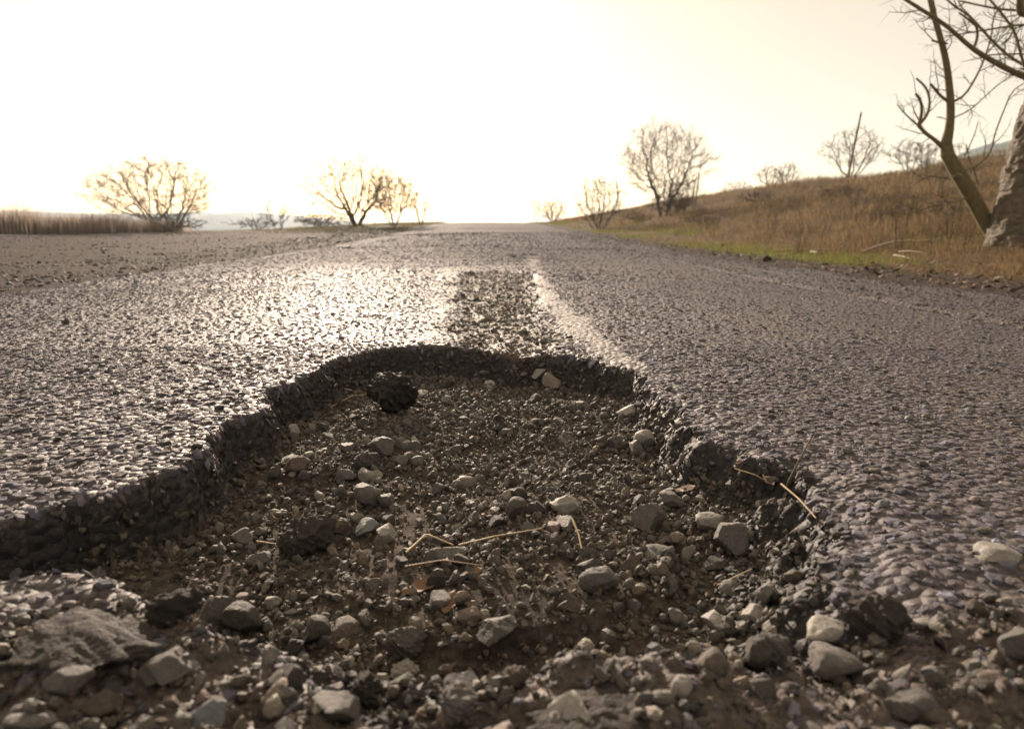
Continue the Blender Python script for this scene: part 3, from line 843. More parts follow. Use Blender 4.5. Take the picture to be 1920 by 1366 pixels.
leaf(1296, 905, .026, M_LEAF, 'reddish upright leaf tip behind the white scrap', 1.4, curl=1.0)

# ------------------------------------------------------------------ ground, hills
def sgn_axis(n, m, p):
    u = np.linspace(-1, 1, n); return np.sign(u) * np.abs(u) ** p * m
gx = sgn_axis(240, 2500, 3.6); gy = np.concatenate([[-60, -30, -15, -8, -4, -2, -1, 0], axis_geo(.8, 4000, 190)])
GX, GY = np.meshgrid(gx, gy); GX = GX - LEAN * np.clip(GY, -60, 300)
GZ = ground_z(GX.ravel(), GY.ravel())
gs = (GX + LEAN * GY).ravel()
ground = obj('ground', mk_mesh('ground', np.stack([GX.ravel(), GY.ravel(), GZ], -1), [grid_faces(*GX.shape)], M_GROUND, True,
             {'gravelly': np.maximum(sstep(-3.0, -3.4, gs) * 0 + (gs < 0) * (1 - sstep(14, 20, -gs)), sstep(4.3, 3.6, gs))}), kind='structure')

def hill(name, prof, y0, depth, base, label=None):
    """a long hill whose crest passes through the given photo points at distance y0"""
    pts = np.array([on_y(px, py, y0) for px, py in prof])
    xx = np.linspace(pts[0, 0], pts[-1, 0], 160)
    top = np.interp(xx, pts[:, 0], pts[:, 2])
    top = top + (top - base) * .06 * fbm(xx / y0 * 60, xx * 0, 4, 131)
    v = np.linspace(-1, 1, 31)
    HX, HV = np.meshgrid(xx, v)
    HZ = base + (top[None] - base) * (1 - HV ** 2) ** .8
    HY = y0 + HV * depth
    HZ = HZ + (HZ - base) * .05 * fbm(HX / y0 * 40, HV * 4, 4, 133)
    return obj(name, mk_mesh(name, np.stack([HX, HY, HZ], -1).reshape(-1, 3), [grid_faces(*HX.shape)], M_HILL, True), kind='structure')
hill('distant_hill', [(-900,440),(-500,402),(0,396),(200,402),(345,402),(380,398),(420,401),(470,397),(520,402),(600,410),(700,422),(830,440)], 950, 260, -14)
hill('side_hill', [(1700,360),(1780,322),(1822,300),(1850,282),(1900,263),(2000,240),(2300,200),(2700,230),(3000,330)], 150, 45, -2)

# ------------------------------------------------------------------ grass
def blades(name, x, y, z, hgt, wid, col, q, lean=.35, segs=2, parent=None, label=None, cat=None, wind=(0, 0), mat=None):
    n = len(x)
    az = q.uniform(0, 6.28, n); ln = hgt * np.abs(q.normal(0, lean, n))
    dx, dy = np.cos(az) * ln + wind[0] * hgt, np.sin(az) * ln + wind[1] * hgt
    pa = q.uniform(0, 3.14, n); wx, wy = np.cos(pa) * wid * .5, np.sin(pa) * wid * .5
    B = np.stack([x, y, z - .02], -1)
    W = np.stack([wx, wy, np.zeros(n)], -1)
    tip = B + np.stack([dx, dy, hgt * q.uniform(.85, 1.05, n)], -1)
    if segs == 1:
        V = np.stack([B - W, B + W, tip], 1); F = [np.array([[0, 1, 2]])]
    else:
        mid = B + np.stack([dx * .3, dy * .3, hgt * .58], -1)
        V = np.stack([B - W, B + W, mid - W * .8, mid + W * .8, tip], 1); F = [np.array([[0, 1, 3, 2]]), np.array([[2, 3, 4]])]
    nv = V.shape[1]; off = (np.arange(n) * nv)[:, None, None]
    me = mk_mesh(name, V.reshape(-1, 3), [(f[None] + off).reshape(-1, f.shape[1]) for f in F], mat or M_BLADE, False, colattr=np.repeat(col, nv, 0))
    return obj(name, me, parent, 'stuff', label, cat)

q = np.random.default_rng(303)
def straw_cols(n, q, greens=.12):
    b = np.array([[.20, .132, .068], [.145, .095, .05], [.29, .21, .12], [.085, .06, .037]])
    c = b[q.integers(0, 4, n)] * q.uniform(.7, 1.2, (n, 1))
    g = q.random(n) < greens
    c[g] = np.array([.12, .14, .035]) * q.uniform(.7, 1.3, (g.sum(), 1))
    return c
# bank of dry grass, thinner with distance
def bank_pts(n, y0, y1, s0, s1, q, pw=2.0):
    u = q.random(n); y = y0 * (y1 / y0) ** (u ** (1 / 1.15))
    s = s0 + (np.minimum(s1, .8 * y + 2.6) - s0) * q.random(n)
    return s - LEAN * y, y, s
x, y, s = bank_pts(180000, 4.0, 95, 3.9, 24, q)
clump = fbm(x * .9, y * .9, 3, 141) + .5 * fbm(x * 4, y * 4, 2, 143)
k = ((clump > -.22) | (q.random(len(x)) < .5)) & (x < y * .92 + 2.5); x, y, s, clump = x[k], y[k], s[k], clump[k]
hg = (.10 + .22 * np.clip(clump, 0, 1)) * q.lognormal(-.08, .45, len(x)) * np.clip((s - 3.6) / 2.2, .35, 1)
wd = np.clip(.0045 * (y / 8) ** .8, .004, .024) * q.uniform(.8, 1.6, len(x))
blades('dry_grass', x, y, ground_z(x, y), hg, wd, straw_cols(len(x), q, .05), q, .55, 1, label='tan dry grass covering the right bank', cat='grass', wind=(-.12, -.1))
# green patches along the right verge
x, y, s = bank_pts(60000, 4.0, 45, 3.6, 6.8, q)
patch = fbm(x * .8 + 5, y * .5, 3, 151) + .35 * fbm(x * 5, y * 5, 2, 153)
k = (patch > .10 + .22 * np.clip((s - 4.8), 0, 1) - .10 * (y < 13)) & (q.random(len(x)) < .75); x, y, s = x[k], y[k], s[k]
col = np.array([.11, .17, .02]) * q.uniform(.6, 1.35, (len(x), 1)); yel = q.random(len(x)) < .45; col[yel] = np.array([.22, .19, .06]) * q.uniform(.7, 1.2, (yel.sum(), 1))
blades('green_grass', x, y, ground_z(x, y), q.uniform(.04, .14, len(x)), np.clip(.005 * (y / 8) ** .7, .004, .016), col, q, .5, 1, label='low fresh green grass along the right road edge', cat='grass')
# left verge and the crest of the road
xs_, ys_ = [], []
yy = 22 + 36 * q.random(26000) ** .8; ss = -3.5 - 7.5 * q.random(26000) ** 1.4
k = (ss < -5.2 + 0 * yy) | (yy > 27); xs_.append((ss - LEAN * yy)[k]); ys_.append(yy[k])
yy = 42 + 40 * q.random(16000); ss = np.where(q.random(16000) < .5, -3.4 - 4 * q.random(16000) ** 2, 3.4 + 3 * q.random(16000) ** 2); xs_.append(ss - LEAN * yy); ys_.append(yy)
x = np.concatenate(xs_); y = np.concatenate(ys_)
cl = fbm(x * .8, y * .8, 3, 161); k = cl > -.15; x, y, cl = x[k], y[k], cl[k]
blades('verge_grass', x, y, ground_z(x, y), (.07 + .2 * np.clip(cl, 0, 1)) * q.uniform(.5, 1.4, len(x)), .012 * q.uniform(.7, 1.4, len(x)), straw_cols(len(x), q, .45), q, .4, 1, label='yellow green grass fringe along the left roadside', cat='grass')
# the reed bed on the far left
n = 15000
u = q.random(n)
x = -20.5 + 6.0 * u + q.normal(0, .1, n); y = 20 + 10 * u + q.normal(0, .9, n)
gap = vn(u * 34, u * 0, 171); k = gap > -.55; x, y, u = x[k], y[k], u[k]
blades('reed_bed', x, y, ground_z(x, y), (1.30 - .80 * u) * (1 + .45 * fbm(u * 26, u * 0 + 1, 3, 173)) * q.uniform(.4, 1.2, len(x)), .013 * q.uniform(.7, 1.5, len(x)),
       np.array([.40, .33, .28]) * q.uniform(.55, 1.25, (len(x), 1)), q, .12, 2, mat=M_REED, label='low dense stand of dull brown reeds behind the left shoulder', cat='reeds')

# coarse gravel on the left shoulder and scattered on the right edge
n = 6500
y = 3.2 * (30 / 3.2) ** q.random(n); s = -3.12 - 1.9 * q.random(n) ** .9; x = s - LEAN * y
z = np.maximum(ground_z(x, y), road_z(x, y))
sz = np.clip(q.lognormal(-3.95, .42, n), .008, .055) * np.clip(y / 12, .8, 1.5)
scatter_stones('shoulder_gravel', np.stack([x, y, z], -1), sz, M_GRAVEL, 1, cols=palette(n, q) * .62, r=q, tilt=.15, flat=(.3, .55), label='coarse loose gravel along the left road edge', cat='gravel')
n = 3600
y = 2.6 * (26 / 2.6) ** q.random(n); s = 2.05 + 1.7 * q.random(n) ** 1.0; x = s - LEAN * y
z = np.maximum(ground_z(x, y), road_z(x, y))
scatter_stones('edge_gravel', np.stack([x, y, z], -1), np.clip(q.lognormal(-4.35, .40, n), .006, .035) * np.clip(y / 12, .8, 1.4), M_GRAVEL, 1, cols=palette(n, q), r=q, tilt=.15, flat=(.35, .65), label='loose gravel beside the rut at the right road edge', cat='gravel')
n = 13000
y = 6 * (34 / 7) ** q.random(n); s = -5.0 - 11 * q.random(n); x = s - LEAN * y
scatter_stones('yard_gravel', np.stack([x, y, ground_z(x, y)], -1), np.clip(q.lognormal(-4.2, .5, n), .006, .05), M_GRAVEL, 0, cols=palette(n, q) * np.array([.5, .42, .40]), r=q, tilt=.15, flat=(.3, .6), label='sparse gravel over the flat ground left of the road', cat='gravel')

n = 5200
y = 3.6 * (22 / 3.6) ** q.random(n); s = 3.25 + 1.9 * q.random(n) ** 1.3; x = s - LEAN * y
lc = np.array([[.16, .10, .06], [.24, .16, .10], [.10, .07, .045], [.36, .29, .21]])[q.choice(4, n, p=[.4, .25, .25, .1])] * q.uniform(.7, 1.2, (n, 1))
scatter_stones('leaf_litter', np.stack([x, y, ground_z(x, y)], -1), np.clip(q.lognormal(-3.7, .4, n), .01, .06), M_GRAVEL, 0, cols=lc, r=q, tilt=.3, flat=(.06, .2), label='brown leaf litter and bits along the right road edge', cat='litter')

# ------------------------------------------------------------------ trees and shrubs
def unit(v): return v / (np.linalg.norm(v, axis=-1, keepdims=True) + 1e-9)
def grow(stems, rads, levels, q, up=.25, droop=0.0):
    """stems: list of (n,3) polylines. levels: list of dict(n, len, ang, wob, r0) -> list of (P,R) per level"""
    out = [[(np.array(s_, float), np.array(r_, float)) for s_, r_ in zip(stems, rads)]]
    n0 = 10
    P = np.stack([np.stack([np.interp(np.linspace(0, 1, n0), np.linspace(0, 1, len(s_)), np.array(s_)[:, k]) for k in range(3)], -1) for s_ in stems])
    Rr = np.stack([np.interp(np.linspace(0, 1, n0), np.linspace(0, 1, len(r_)), r_) for r_ in rads])
    res = [(P, Rr)]
    for lv in levels:
        N, m, _ = P.shape
        ln = np.linalg.norm(np.diff(P, axis=1), axis=2).sum(1)
        wgt = ln / ln.sum()
        M = int(lv['n'])
        pi = q.choice(N, M, p=wgt); t = q.uniform(lv.get('t0', .3), 1.0, M) * (m - 1)
        i = np.minimum(t.astype(int), m - 2); f = (t - i)[:, None]
        pos = P[pi, i] * (1 - f) + P[pi, i + 1] * f
        rad = (Rr[pi, i] * (1 - f[:, 0]) + Rr[pi, i + 1] * f[:, 0])
        tan = unit(P[pi, i + 1] - P[pi, i])
        per = unit(np.cross(tan, q.normal(size=(M, 3))))
        a = q.normal(lv['ang'], .22, M)[:, None]
        d = unit(tan * np.cos(a) + per * np.sin(a))
        L = lv['len'] * q.uniform(.45, 1.25, M) * (1 - .35 * t / (m - 1))
        k = lv.get('pts', 5)
        pts = [pos]; dd = d
        for j in range(k - 1):
            dd = unit(dd + q.normal(0, lv.get('wob', .22), (M, 3)) + np.array([0, 0, up - droop * j]) * lv.get('up', 1) * .5)
            pts.append(pts[-1] + dd * (L / (k - 1))[:, None])
        P = np.stack(pts, 1)
        r0 = np.minimum(rad * .72, lv['r'])
        Rr = r0[:, None] * np.linspace(1, .35, k)[None]
        res.append((P, Rr))
    return res

def plant(name, label, cat, base, levels, stems, rads, q, group=None, mats=(M_BARK, M_TWIG), up=.25, thin=1, sides=(9, 5, 3), names=('trunk', 'crown')):
    root = obj(name, None, label=label, cat=cat, group=group, loc=base)
    res = grow(stems, rads, levels, q, up)
    V, F = tubes(*res[0], sides[0])
    obj(names[0], mk_mesh(names[0], V, [F], mats[0], True), parent=root)
    parts = [tubes(P_, R__, sides[1] if i == 0 else sides[2]) for i, (P_, R__) in enumerate(res[1:])]
    if parts:
        V, Fs = merge(parts)
        obj(names[1], mk_mesh(names[1], V, Fs, mats[1], True), parent=root, kind='stuff' if names[1] == 'twig' else None)
    return root

def fan_stems(n, h, spread, r, q, lean=(0, 0), base_spread=.1, kink=.12):
    S, Rr = [], []
    for i in range(n):
        a = 2 * math.pi * (i + q.uniform(-.3, .3)) / n; sp_ = spread * q.uniform(.35, 1.0)
        hh = h * q.uniform(.7, 1.0)
        b = np.array([math.cos(a), math.sin(a), 0]) * base_spread * q.uniform(.3, 1)
        e = np.array([math.cos(a) * sp_ + lean[0], math.sin(a) * sp_ + lean[1], hh])
        t = np.linspace(0, 1, 7)[:, None]
        pl = b + (e - b) * np.concatenate([t ** 1.25, t ** 1.25, t], 1)
        pl[1:] += q.normal(0, kink * h * .12, (6, 3)) * t[1:]
        pl[0, 2] = -.15
        S.append(pl); Rr.append(np.linspace(r * q.uniform(.75, 1.1), r * .22, 7))
    return S, Rr

def at(px, d):
    x = (px - CX) * mpp(d)
    z = ground_z(np.array([x]), np.array([d]))[0]
    x = (px - CX) * mpp(d, z)
    return (x, d, float(ground_z(np.array([x]), np.array([d]))[0]))
def hpx(npx, d): return npx * mpp(d)

def colonise(att, roots, step, infl, kill, iters, q, grav=.0):
    N = [np.array(r_, float) for r_ in roots]; Pn = [-1] * len(N)
    pos = np.array(N); par = list(Pn); att = att.copy()
    for it in range(iters):
        if len(att) == 0: break
        d2 = ((att[:, None, :] - pos[None]) ** 2).sum(2)
        ni = d2.argmin(1); nd = np.sqrt(d2[np.arange(len(att)), ni])
        ok = nd < infl
        if not ok.any(): infl *= 1.5; continue
        dirs = unit(att - pos[ni])
        acc = np.zeros((len(pos), 3)); np.add.at(acc, ni[ok], dirs[ok])
        src = np.flatnonzero(np.abs(acc).sum(1) > 0)
        newp = pos[src] + unit(unit(acc[src]) + q.normal(0, .22, (len(src), 3)) + np.array([0, 0, grav])) * step
        dd = ((newp[:, None] - pos[None]) ** 2).sum(2).min(1)
        k = dd > (step * .35) ** 2
        if not k.any(): att = att[nd > np.median(nd)]; continue
        par += list(src[k]); pos = np.concatenate([pos, newp[k]])
        md = ((att[:, None] - newp[k][None]) ** 2).sum(2).min(1)
        att = att[md > kill ** 2]
    return pos, np.array(par)

def shrub(name, label, px, d, h, wid, n, seed, r=.035, dens=1.0, group=None, lean=0.0, cat='shrub', low=.25, shell=.6, drop=0.0, up=.0, twr=.0052):
    r = r * .66
    """h, wid in photo pixels at distance d; n stems; low = height of the crown's underside"""
    q = np.random.default_rng(seed)
    H, W = hpx(h, d) * 1.06, hpx(wid, d) * (.58 if cat == 'tree' else .52)
    na = int(np.clip((950 if cat == 'tree' else 330) * dens, 60, 1700))
    v = unit(q.normal(size=(na * 3, 3))) * (q.random((na * 3, 1)) ** (1 / 3) * (1 - shell * .4) + shell * .4)
    v = np.clip(v, -1, 1)
    lob = 1 + .22 * np.sin(np.arctan2(v[:, 1], v[:, 0]) * 3 + q.uniform(0, 6)) * (1 - np.abs(v[:, 2])) + .10 * q.normal(size=len(v))
    att = np.stack([v[:, 0] * W * lob + lean * H, v[:, 1] * W * .8 * lob, H * (low + (1 - low) * (.5 + .5 * v[:, 2])) * (.93 + .05 * q.normal(size=len(v)))], -1)
    att = att[att[:, 2] > .12 * H][:na]
    roots = []
    for i in range(n):
        a = 6.283 * i / n + q.uniform(-.4, .4); rr = W * (.05 if cat == 'tree' and n < 6 else .16) * math.sqrt(q.random())
        roots.append((math.cos(a) * rr, math.sin(a) * rr * .7, 0.0))
    step = H * .038
    pos, par = colonise(att, roots, step, H * .5, H * .045, 80, q, up)
    M_ = len(pos); kids = np.zeros(M_); leaves = np.zeros(M_)
    for i in range(M_ - 1, -1, -1):
        if kids[i] == 0: leaves[i] = 1
        if par[i] >= 0: kids[par[i]] += 1; leaves[par[i]] += leaves[i]
    tot = max(leaves[:len(roots)].max(), 3)
    pw = math.log(max(r / twr, 1.5)) / math.log(tot)
    rad = twr * leaves ** pw
    pos[:len(roots), 2] = -.12
    i = np.flatnonzero(par >= 0); pa = par[i]
    E = np.stack([pos[pa], pos[i]], 1); ER = np.stack([np.minimum(rad[pa], rad[i] * 1.5), rad[i]], 1)
    E[:, 0] -= (E[:, 1] - E[:, 0]) * .06
    b_ = at(px, d)
    root = obj(name, None, label=label, cat=cat, group=group, loc=(b_[0], b_[1], b_[2] - drop))
    thick = rad[i] > r * .38
    tn, cn = ('trunk', 'crown') if cat == 'tree' else ('stem', 'twig')
    rid = np.arange(M_)
    for j in range(M_):
        if par[j] >= 0: rid[j] = rid[par[j]]
    for g_ in range(len(roots)):                          # every stem that rises from the ground is a part
        kk = thick & (rid[i] == g_)
        if kk.any():
            V, F = tubes(E[kk], ER[kk], 6 if cat == 'tree' else 4); obj(tn, mk_mesh(tn, V, [F], M_BARK, True), parent=root)
    parts = [tubes(E[~thick], ER[~thick], 3)]
    fine = np.flatnonzero(rad[i] < twr * 3.2)
    if len(fine):
        m2 = int(len(fine) * (2.8 if cat == "tree" else 1.9))
        f = q.choice(fine, m2); o_ = E[f, 0] + (E[f, 1] - E[f, 0]) * q.random((m2, 1))
        dd = unit(unit(E[f, 1] - E[f, 0]) + q.normal(0, .55, (m2, 3)) + np.array([0, 0, .25]))
        L = H * .13 * q.uniform(.4, 1.3, (m2, 1))
        p1 = o_ + dd * L * .5; p2 = p1 + unit(dd + q.normal(0, .25, (m2, 3)) + np.array([0, 0, .1])) * L * .5
        parts.append(tubes(np.stack([o_, p1 * .25 + p2 * .75], 1), np.repeat(np.array([[twr * .85, twr * .4]]), m2, 0), 3))
    V, Fs = merge(parts)
    obj(cn, mk_mesh(cn, V, Fs, M_TWIG, True), parent=root, kind='stuff' if cn == 'twig' else None)
    return root

shrub('bare_tree', 'wide bare tree with many stems beside the reeds', 312, 31, 136, 200, 7, 1, r=.085, dens=1.7, cat='tree', lean=-.10, low=.12)
shrub('bare_tree', 'tallest bare tree of the left pair with thick forked trunks', 668, 36, 130, 160, 3, 2, r=.15, dens=1.6, cat='tree', lean=-.05, low=.16)
shrub('bare_tree', 'rounder smaller bare tree right of the forked one', 738, 35, 94, 84, 4, 3, r=.06, dens=1.2, cat='tree', low=.2)
shrub('sapling', 'thin leafless saplings right of the smaller left tree', 790, 36, 60, 50, 6, 4, r=.02, dens=.3, cat='sapling', up=.4, twr=.006)
shrub('bramble', 'scraggly bramble with upright shoots on the left verge', 525, 33, 62, 80, 5, 5, r=.03, dens=.3)
shrub('brush', 'low dense brown brush between bramble and forked tree', 602, 34, 28, 100, 12, 6, r=.02, dens=1.6, low=0, shell=.1)
shrub('brush', 'low tangled brush at the foot of the wide bare tree', 325, 30, 34, 110, 10, 16, r=.02, dens=1.0, low=0, shell=.1)
shrub('brush', 'low brush behind the bramble by the plateau edge', 480, 36, 26, 90, 9, 26, r=.018, dens=.7, low=0, shell=.1)
shrub('shrub', 'bushy bare shrub at the right road edge', 1124, 29, 98, 96, 12, 7, r=.04, dens=1.7, low=.05, shell=.3)
shrub('bare_tree', 'upright spreading bare tree at the foot of the bank', 1242, 31, 166, 138, 2, 8, r=.13, dens=1.8, cat='tree', low=.22)
shrub('shrub', 'dense thicket leaning on the spreading bare tree', 1276, 33, 70, 70, 10, 9, r=.03, dens=1.3, low=.05, shell=.1)
shrub('shrub', 'dark twiggy scrub on the cut bank below the thicket', 1258, 30, 44, 84, 12, 19, r=.02, dens=1.3, low=0, shell=.1)
shrub('shrub', 'small round bush where the road meets the sky', 1036, 56, 42, 50, 10, 10, r=.05, dens=1.1, low=0, shell=.1, twr=.008)
shrub('sapling', 'slim sapling left of the small round bush', 1006, 58, 48, 18, 2, 11, r=.04, dens=.25, cat='sapling', up=.6, twr=.008)
shrub('shrub', 'bare bush around the leaning pole on the bank crest', 1596, 38, 86, 108, 5, 12, r=.06, dens=1.4, low=.15)
shrub('shrub', 'small bare bush on the bank crest above the verge', 1442, 48, 44, 54, 3, 13, r=.05, dens=.7, low=.15, twr=.006)
shrub('shrub', 'spiky bare bush beside another on the bank crest', 1474, 47, 44, 46, 7, 14, r=.04, dens=.7, up=.5, low=.05, twr=.006)
shrub('shrub', 'sparse scrub on the bank behind the leaning tree', 1705, 24, 62, 90, 5, 15, r=.025, dens=.8, twr=.004)
shrub('shrub', 'thin scrub under the fork of the leaning tree', 1760, 17, 90, 90, 5, 17, r=.014, dens=.5, twr=.003)

q = np.random.default_rng(909)
for j, (px, d, hp, wp, lab) in enumerate([
    (1385,46,26,44,'ragged scrub on the skyline left of the small bare bush'),
    (1420,27,34,56,'matted brown scrub half way up the bank'),
    (1580,20,34,70,'matted scrub on the bank below the leaning pole'),(1310,22,26,60,'dry scrub at the foot of the bank before the thicket'),
    (1195,30,24,44,'small scrub between the bushy shrub and the spreading tree'),(1170,40,20,50,'low scrub on the far end of the bank'),(1690,14,40,70,'dry scrub on the bank left of the leaning tree'),(1790,12,46,70,'dry scrub beneath the leaning trunk')]):
    shrub('scrub', lab, px, d, hp * .8, wp * 1.25, 9, 700 + j, r=.014, dens=.55, low=-.25, shell=.0, twr=.0036 if d > 18 else .003)

# leaning pole on the crest and two stakes by the tree
def pole(label, px0, px1, d, hp, r, name='pole', cat='pole'):
    b = at(px0, d); H = hpx(hp, d); dx = (px1 - px0) * mpp(d)
    P_ = np.array([[[0, 0, -.3], [dx * .35, 0, H * .35], [dx * .7, 0, H * .7], [dx, 0, H], [dx, 0, H + .004]]])
    V, F = tubes(P_, np.array([[r, r * .95, r * .85, r * .75, .001]]), 10)
    return obj(name, mk_mesh(name, V, [F], M_POLE, True), label=label, cat=cat, loc=b)
pole('thin leaning rusty pole standing on the bank crest', 1589, 1603, 37, 116, .06)
pole('slanted wooden stake right of the spreading bare tree', 1302, 1308, 33, 62, .035, 'stake', 'stake')
pole('shorter wooden stake beside the slanted one', 1298, 1300, 32.5, 52, .03, 'stake', 'stake')

# leaning thorn tree and old tree at the right, limbs traced as curves at their own distance
def trace(pts, y, dy=0.0, base=None):
    W = np.array([on_y(p[0], p[1], y + dy * i / max(len(pts) - 1, 1)) for i, p in enumerate(pts)])
    return W
def smooth_line(W, rr, n=16):
    t = np.linspace(0, len(W) - 1, n)
    def cr(A):
        i = np.clip(t.astype(int), 0, len(A) - 2); f = t - i
        p0, p1, p2, p3 = A[np.maximum(i - 1, 0)], A[i], A[i + 1], A[np.minimum(i + 2, len(A) - 1)]
        f = f[:, None] if A.ndim > 1 else f
        return .5 * ((2 * p1) + (-p0 + p2) * f + (2 * p0 - 5 * p1 + 4 * p2 - p3) * f ** 2 + (-p0 + 3 * p1 - 3 * p2 + p3) * f ** 3)
    return cr(W), np.interp(t, np.arange(len(rr)), rr)

def traced_tree(name, label, yt, trunk, limbs, seed, n1=60, n2=260, tw=.5, mats=(M_THORN, M_THORN), thorn=True, trunk_mesh=None):
    q = np.random.default_rng(seed)
    m = mpp(yt)
    tx, ty = trunk[0][0], trunk[0][1]
    W = trace(trunk, yt)
    gz = ground_z(W[:1, 0], W[:1, 1])[0]
    base = np.array([W[0, 0], W[0, 1], gz])
    root = obj(name, None, label=label, cat='tree', loc=base)
    L, rr = smooth_line(W, np.array([p[2] * m for p in trunk]), 26)
    L[0, 2] = min(L[0, 2], gz - .1)
    if trunk_mesh: trunk_mesh(root, L - base, rr)
    else:
        V, F = tubes((L - base)[None], rr[None], 12)
        obj('trunk', mk_mesh('trunk', V, [F], mats[0], True), parent=root)
    ST, RR = [], []
    for pts, dy in limbs:
        Wl = trace(pts, yt, dy); a, b_ = smooth_line(Wl, np.array([p[2] * m * .56 for p in pts]), 14)
        ST.append(a - base); RR.append(b_)
        V, F = tubes((a - base)[None], b_[None], 8)
        obj('branch', mk_mesh('branch', V, [F], mats[0], True), parent=root)
    res = grow(ST + [L[8:] - base], RR + [rr[8:]], [dict(n=n1, len=tw, ang=.9, r=.007, wob=.16, pts=7, t0=.08), dict(n=n2, len=tw * .42, ang=.9, r=.0032, wob=.2, pts=5, t0=.05)], q, up=.12)
    parts = [tubes(P_, R__, 4) for P_, R__ in res[1:]]
    if thorn:
        tr = grow(ST, RR, [dict(n=240, len=.055, ang=1.35, r=.0035, wob=.02, pts=3, t0=0)], q, up=0)
        parts.append(tubes(*tr[1], 3))
    V, Fs = merge(parts)
    obj('crown', mk_mesh('crown', V, Fs, mats[1], True), parent=root)
    return root, base

YT = 8.6
traced_tree('leaning_tree', 'young thorny tree leaning left out of the verge beside the pale trunk', YT,
    [(1872,462,11),(1850,420,12.5),(1830,382,13),(1800,330,12.5),(1774,282,11),(1781,235,7),(1782,190,6.5),(1776,130,5.6),(1768,90,5.2),(1757,50,4.8),(1745,5,4.4),(1735,-60,3.5),(1722,-140,2)],
    [([(1775,283,8),(1752,262,6.5),(1736,250,6),(1722,235,6)], 0),
     ([(1722,236,5.5),(1728,212,5),(1726,190,4.5),(1717,176,3.6)], -.1),
     ([(1722,236,5),(1738,215,4.5),(1743,190,4),(1736,165,3.6),(1718,147,3)], .1),
     ([(1722,236,3),(1706,222,2.4),(1694,210,2),(1682,196,1.2)], -.2),
     ([(1780,192,5),(1764,180,4.5),(1752,166,4),(1745,158,3.5)], -.1),
     ([(1784,192,4.2),(1806,180,3.6),(1826,152,3.2),(1845,112,2.8),(1858,70,2.4),(1864,30,2.2),(1885,2,2)], .3),
     ([(1786,222,2.2),(1820,205,1.9),(1850,178,1.7),(1876,156,1.5),(1905,136,1.3),(1940,118,1)], .4),
     ([(1824,316,3.5),(1846,298,3),(1858,282,2.8),(1866,250,2.4),(1882,208,2.2),(1900,170,2),(1935,148,1.4)], .3),
     ([(1782,335,2.5),(1765,333,2.2),(1742,331,2),(1715,345,1.8),(1700,362,1.4)], -.3),
     ([(1776,82,3.2),(1762,80,3),(1748,76,3)], -.1),
     ([(1805,300,2.2),(1815,280,2),(1828,250,1.6),(1834,228,1.2)], .2),
     ([(1834,345,2.4),(1826,318,2),(1818,300,1.6),(1812,270,1.2)], -.15),
     ([(1840,365,1.8),(1790,378,2),(1745,388,2.4),(1715,398,2.6)], -.6)], 51)

def old_trunk(root, L, rr):
    n, s, m_ = len(L), 96, 260
    t = np.linspace(0, len(L) - 1, m_)
    C0 = np.stack([np.interp(t, np.arange(n), L[:, k]) for k in range(3)], -1); r0 = np.interp(t, np.arange(n), rr)
    th = np.arange(s) / s * 2 * math.pi
    TH, I = np.meshgrid(th, np.arange(m_))
    hh = C0[:, 2][I]
    w1, c1 = worley(TH * 1.6 + 20, hh * 3.2 + 20, 7); w2, c2 = worley(TH * 4 + 30, hh * 9 + 20, 9)
    rad = r0[I] * (1 + .05 * np.cos(TH * 3 + hh * 1.2) * np.exp(-np.clip(hh, 0, 9)) + .08 * (c1 - .5) + .07 * (c2 - .5) - .05 * np.abs(fbm(TH * 2.2, hh * 15, 4, 201)) + .05 * fbm(TH * 9, hh * 34, 4, 203))
    rad *= 1 + .06 * np.exp(-np.clip(hh, 0, 9) * 5)
    V = np.stack([C0[:, 0][I] + rad * np.cos(TH), C0[:, 1][I] + rad * np.sin(TH), C0[:, 2][I] + .03 * fbm(TH * 4, hh * 7, 2, 205)], -1).reshape(-1, 3)
    i = np.arange(m_ - 1)[:, None] * s; k = np.arange(s)[None]; k2 = (k + 1) % s
    F = np.stack([i + k, i + k2, i + s + k2, i + s + k], -1).reshape(-1, 4)
    me = mk_mesh('trunk', V, [F], M_OLD, True)
    obj('trunk', me, parent=root)

traced_tree('old_tree', 'thick pale weathered tree trunk with thorny boughs reaching over the verge', 8.2,
    [(1942,475,78),(1944,420,70),(1948,350,60),(1958,280,53),(1975,210,50),(1990,140,46),(1985,60,44),(1970,-20,40),(1960,-120,34),(1950,-240,26)],
    [([(1980,172,12),(1945,155,10),(1920,144,9.5),(1890,130,9),(1860,114,8),(1832,97,7.5),(1810,80,6.5),(1790,62,6),(1768,44,6),(1740,26,5.5),(1702,2,5),(1660,-25,3.5)], -.3),
     ([(1985,150,6),(1930,128,4.5),(1890,104,4.2),(1862,78,4),(1836,50,4),(1815,28,3.6),(1790,12,3.4),(1765,-10,2.5)], .2),
     ([(1990,170,6),(1935,150,4.5),(1915,105,4),(1904,64,3.6),(1880,28,3.4),(1858,2,3),(1840,-20,2)], -.2),
     ([(1824,94,4.5),(1832,72,4.2),(1830,48,4),(1812,34,3),(1798,24,2)], -.1),
     ([(1985,60,20),(1945,30,14),(1915,22,12),(1912,-10,9),(1900,-60,6)], -.3),
     ([(1985,70,5),(1930,48,3.4),(1890,50,3),(1840,58,2.6),(1790,66,2),(1772,68,1.2)], .1),
     ([(1985,120,4),(1930,103,2.6),(1880,102,2.4),(1852,104,2)], .1),
     ([(1990,40,6),(1925,22,4),(1880,18,3.5),(1845,12,3),(1800,2,2.6)], .3)], 52, n1=70, n2=320, trunk_mesh=old_trunk)

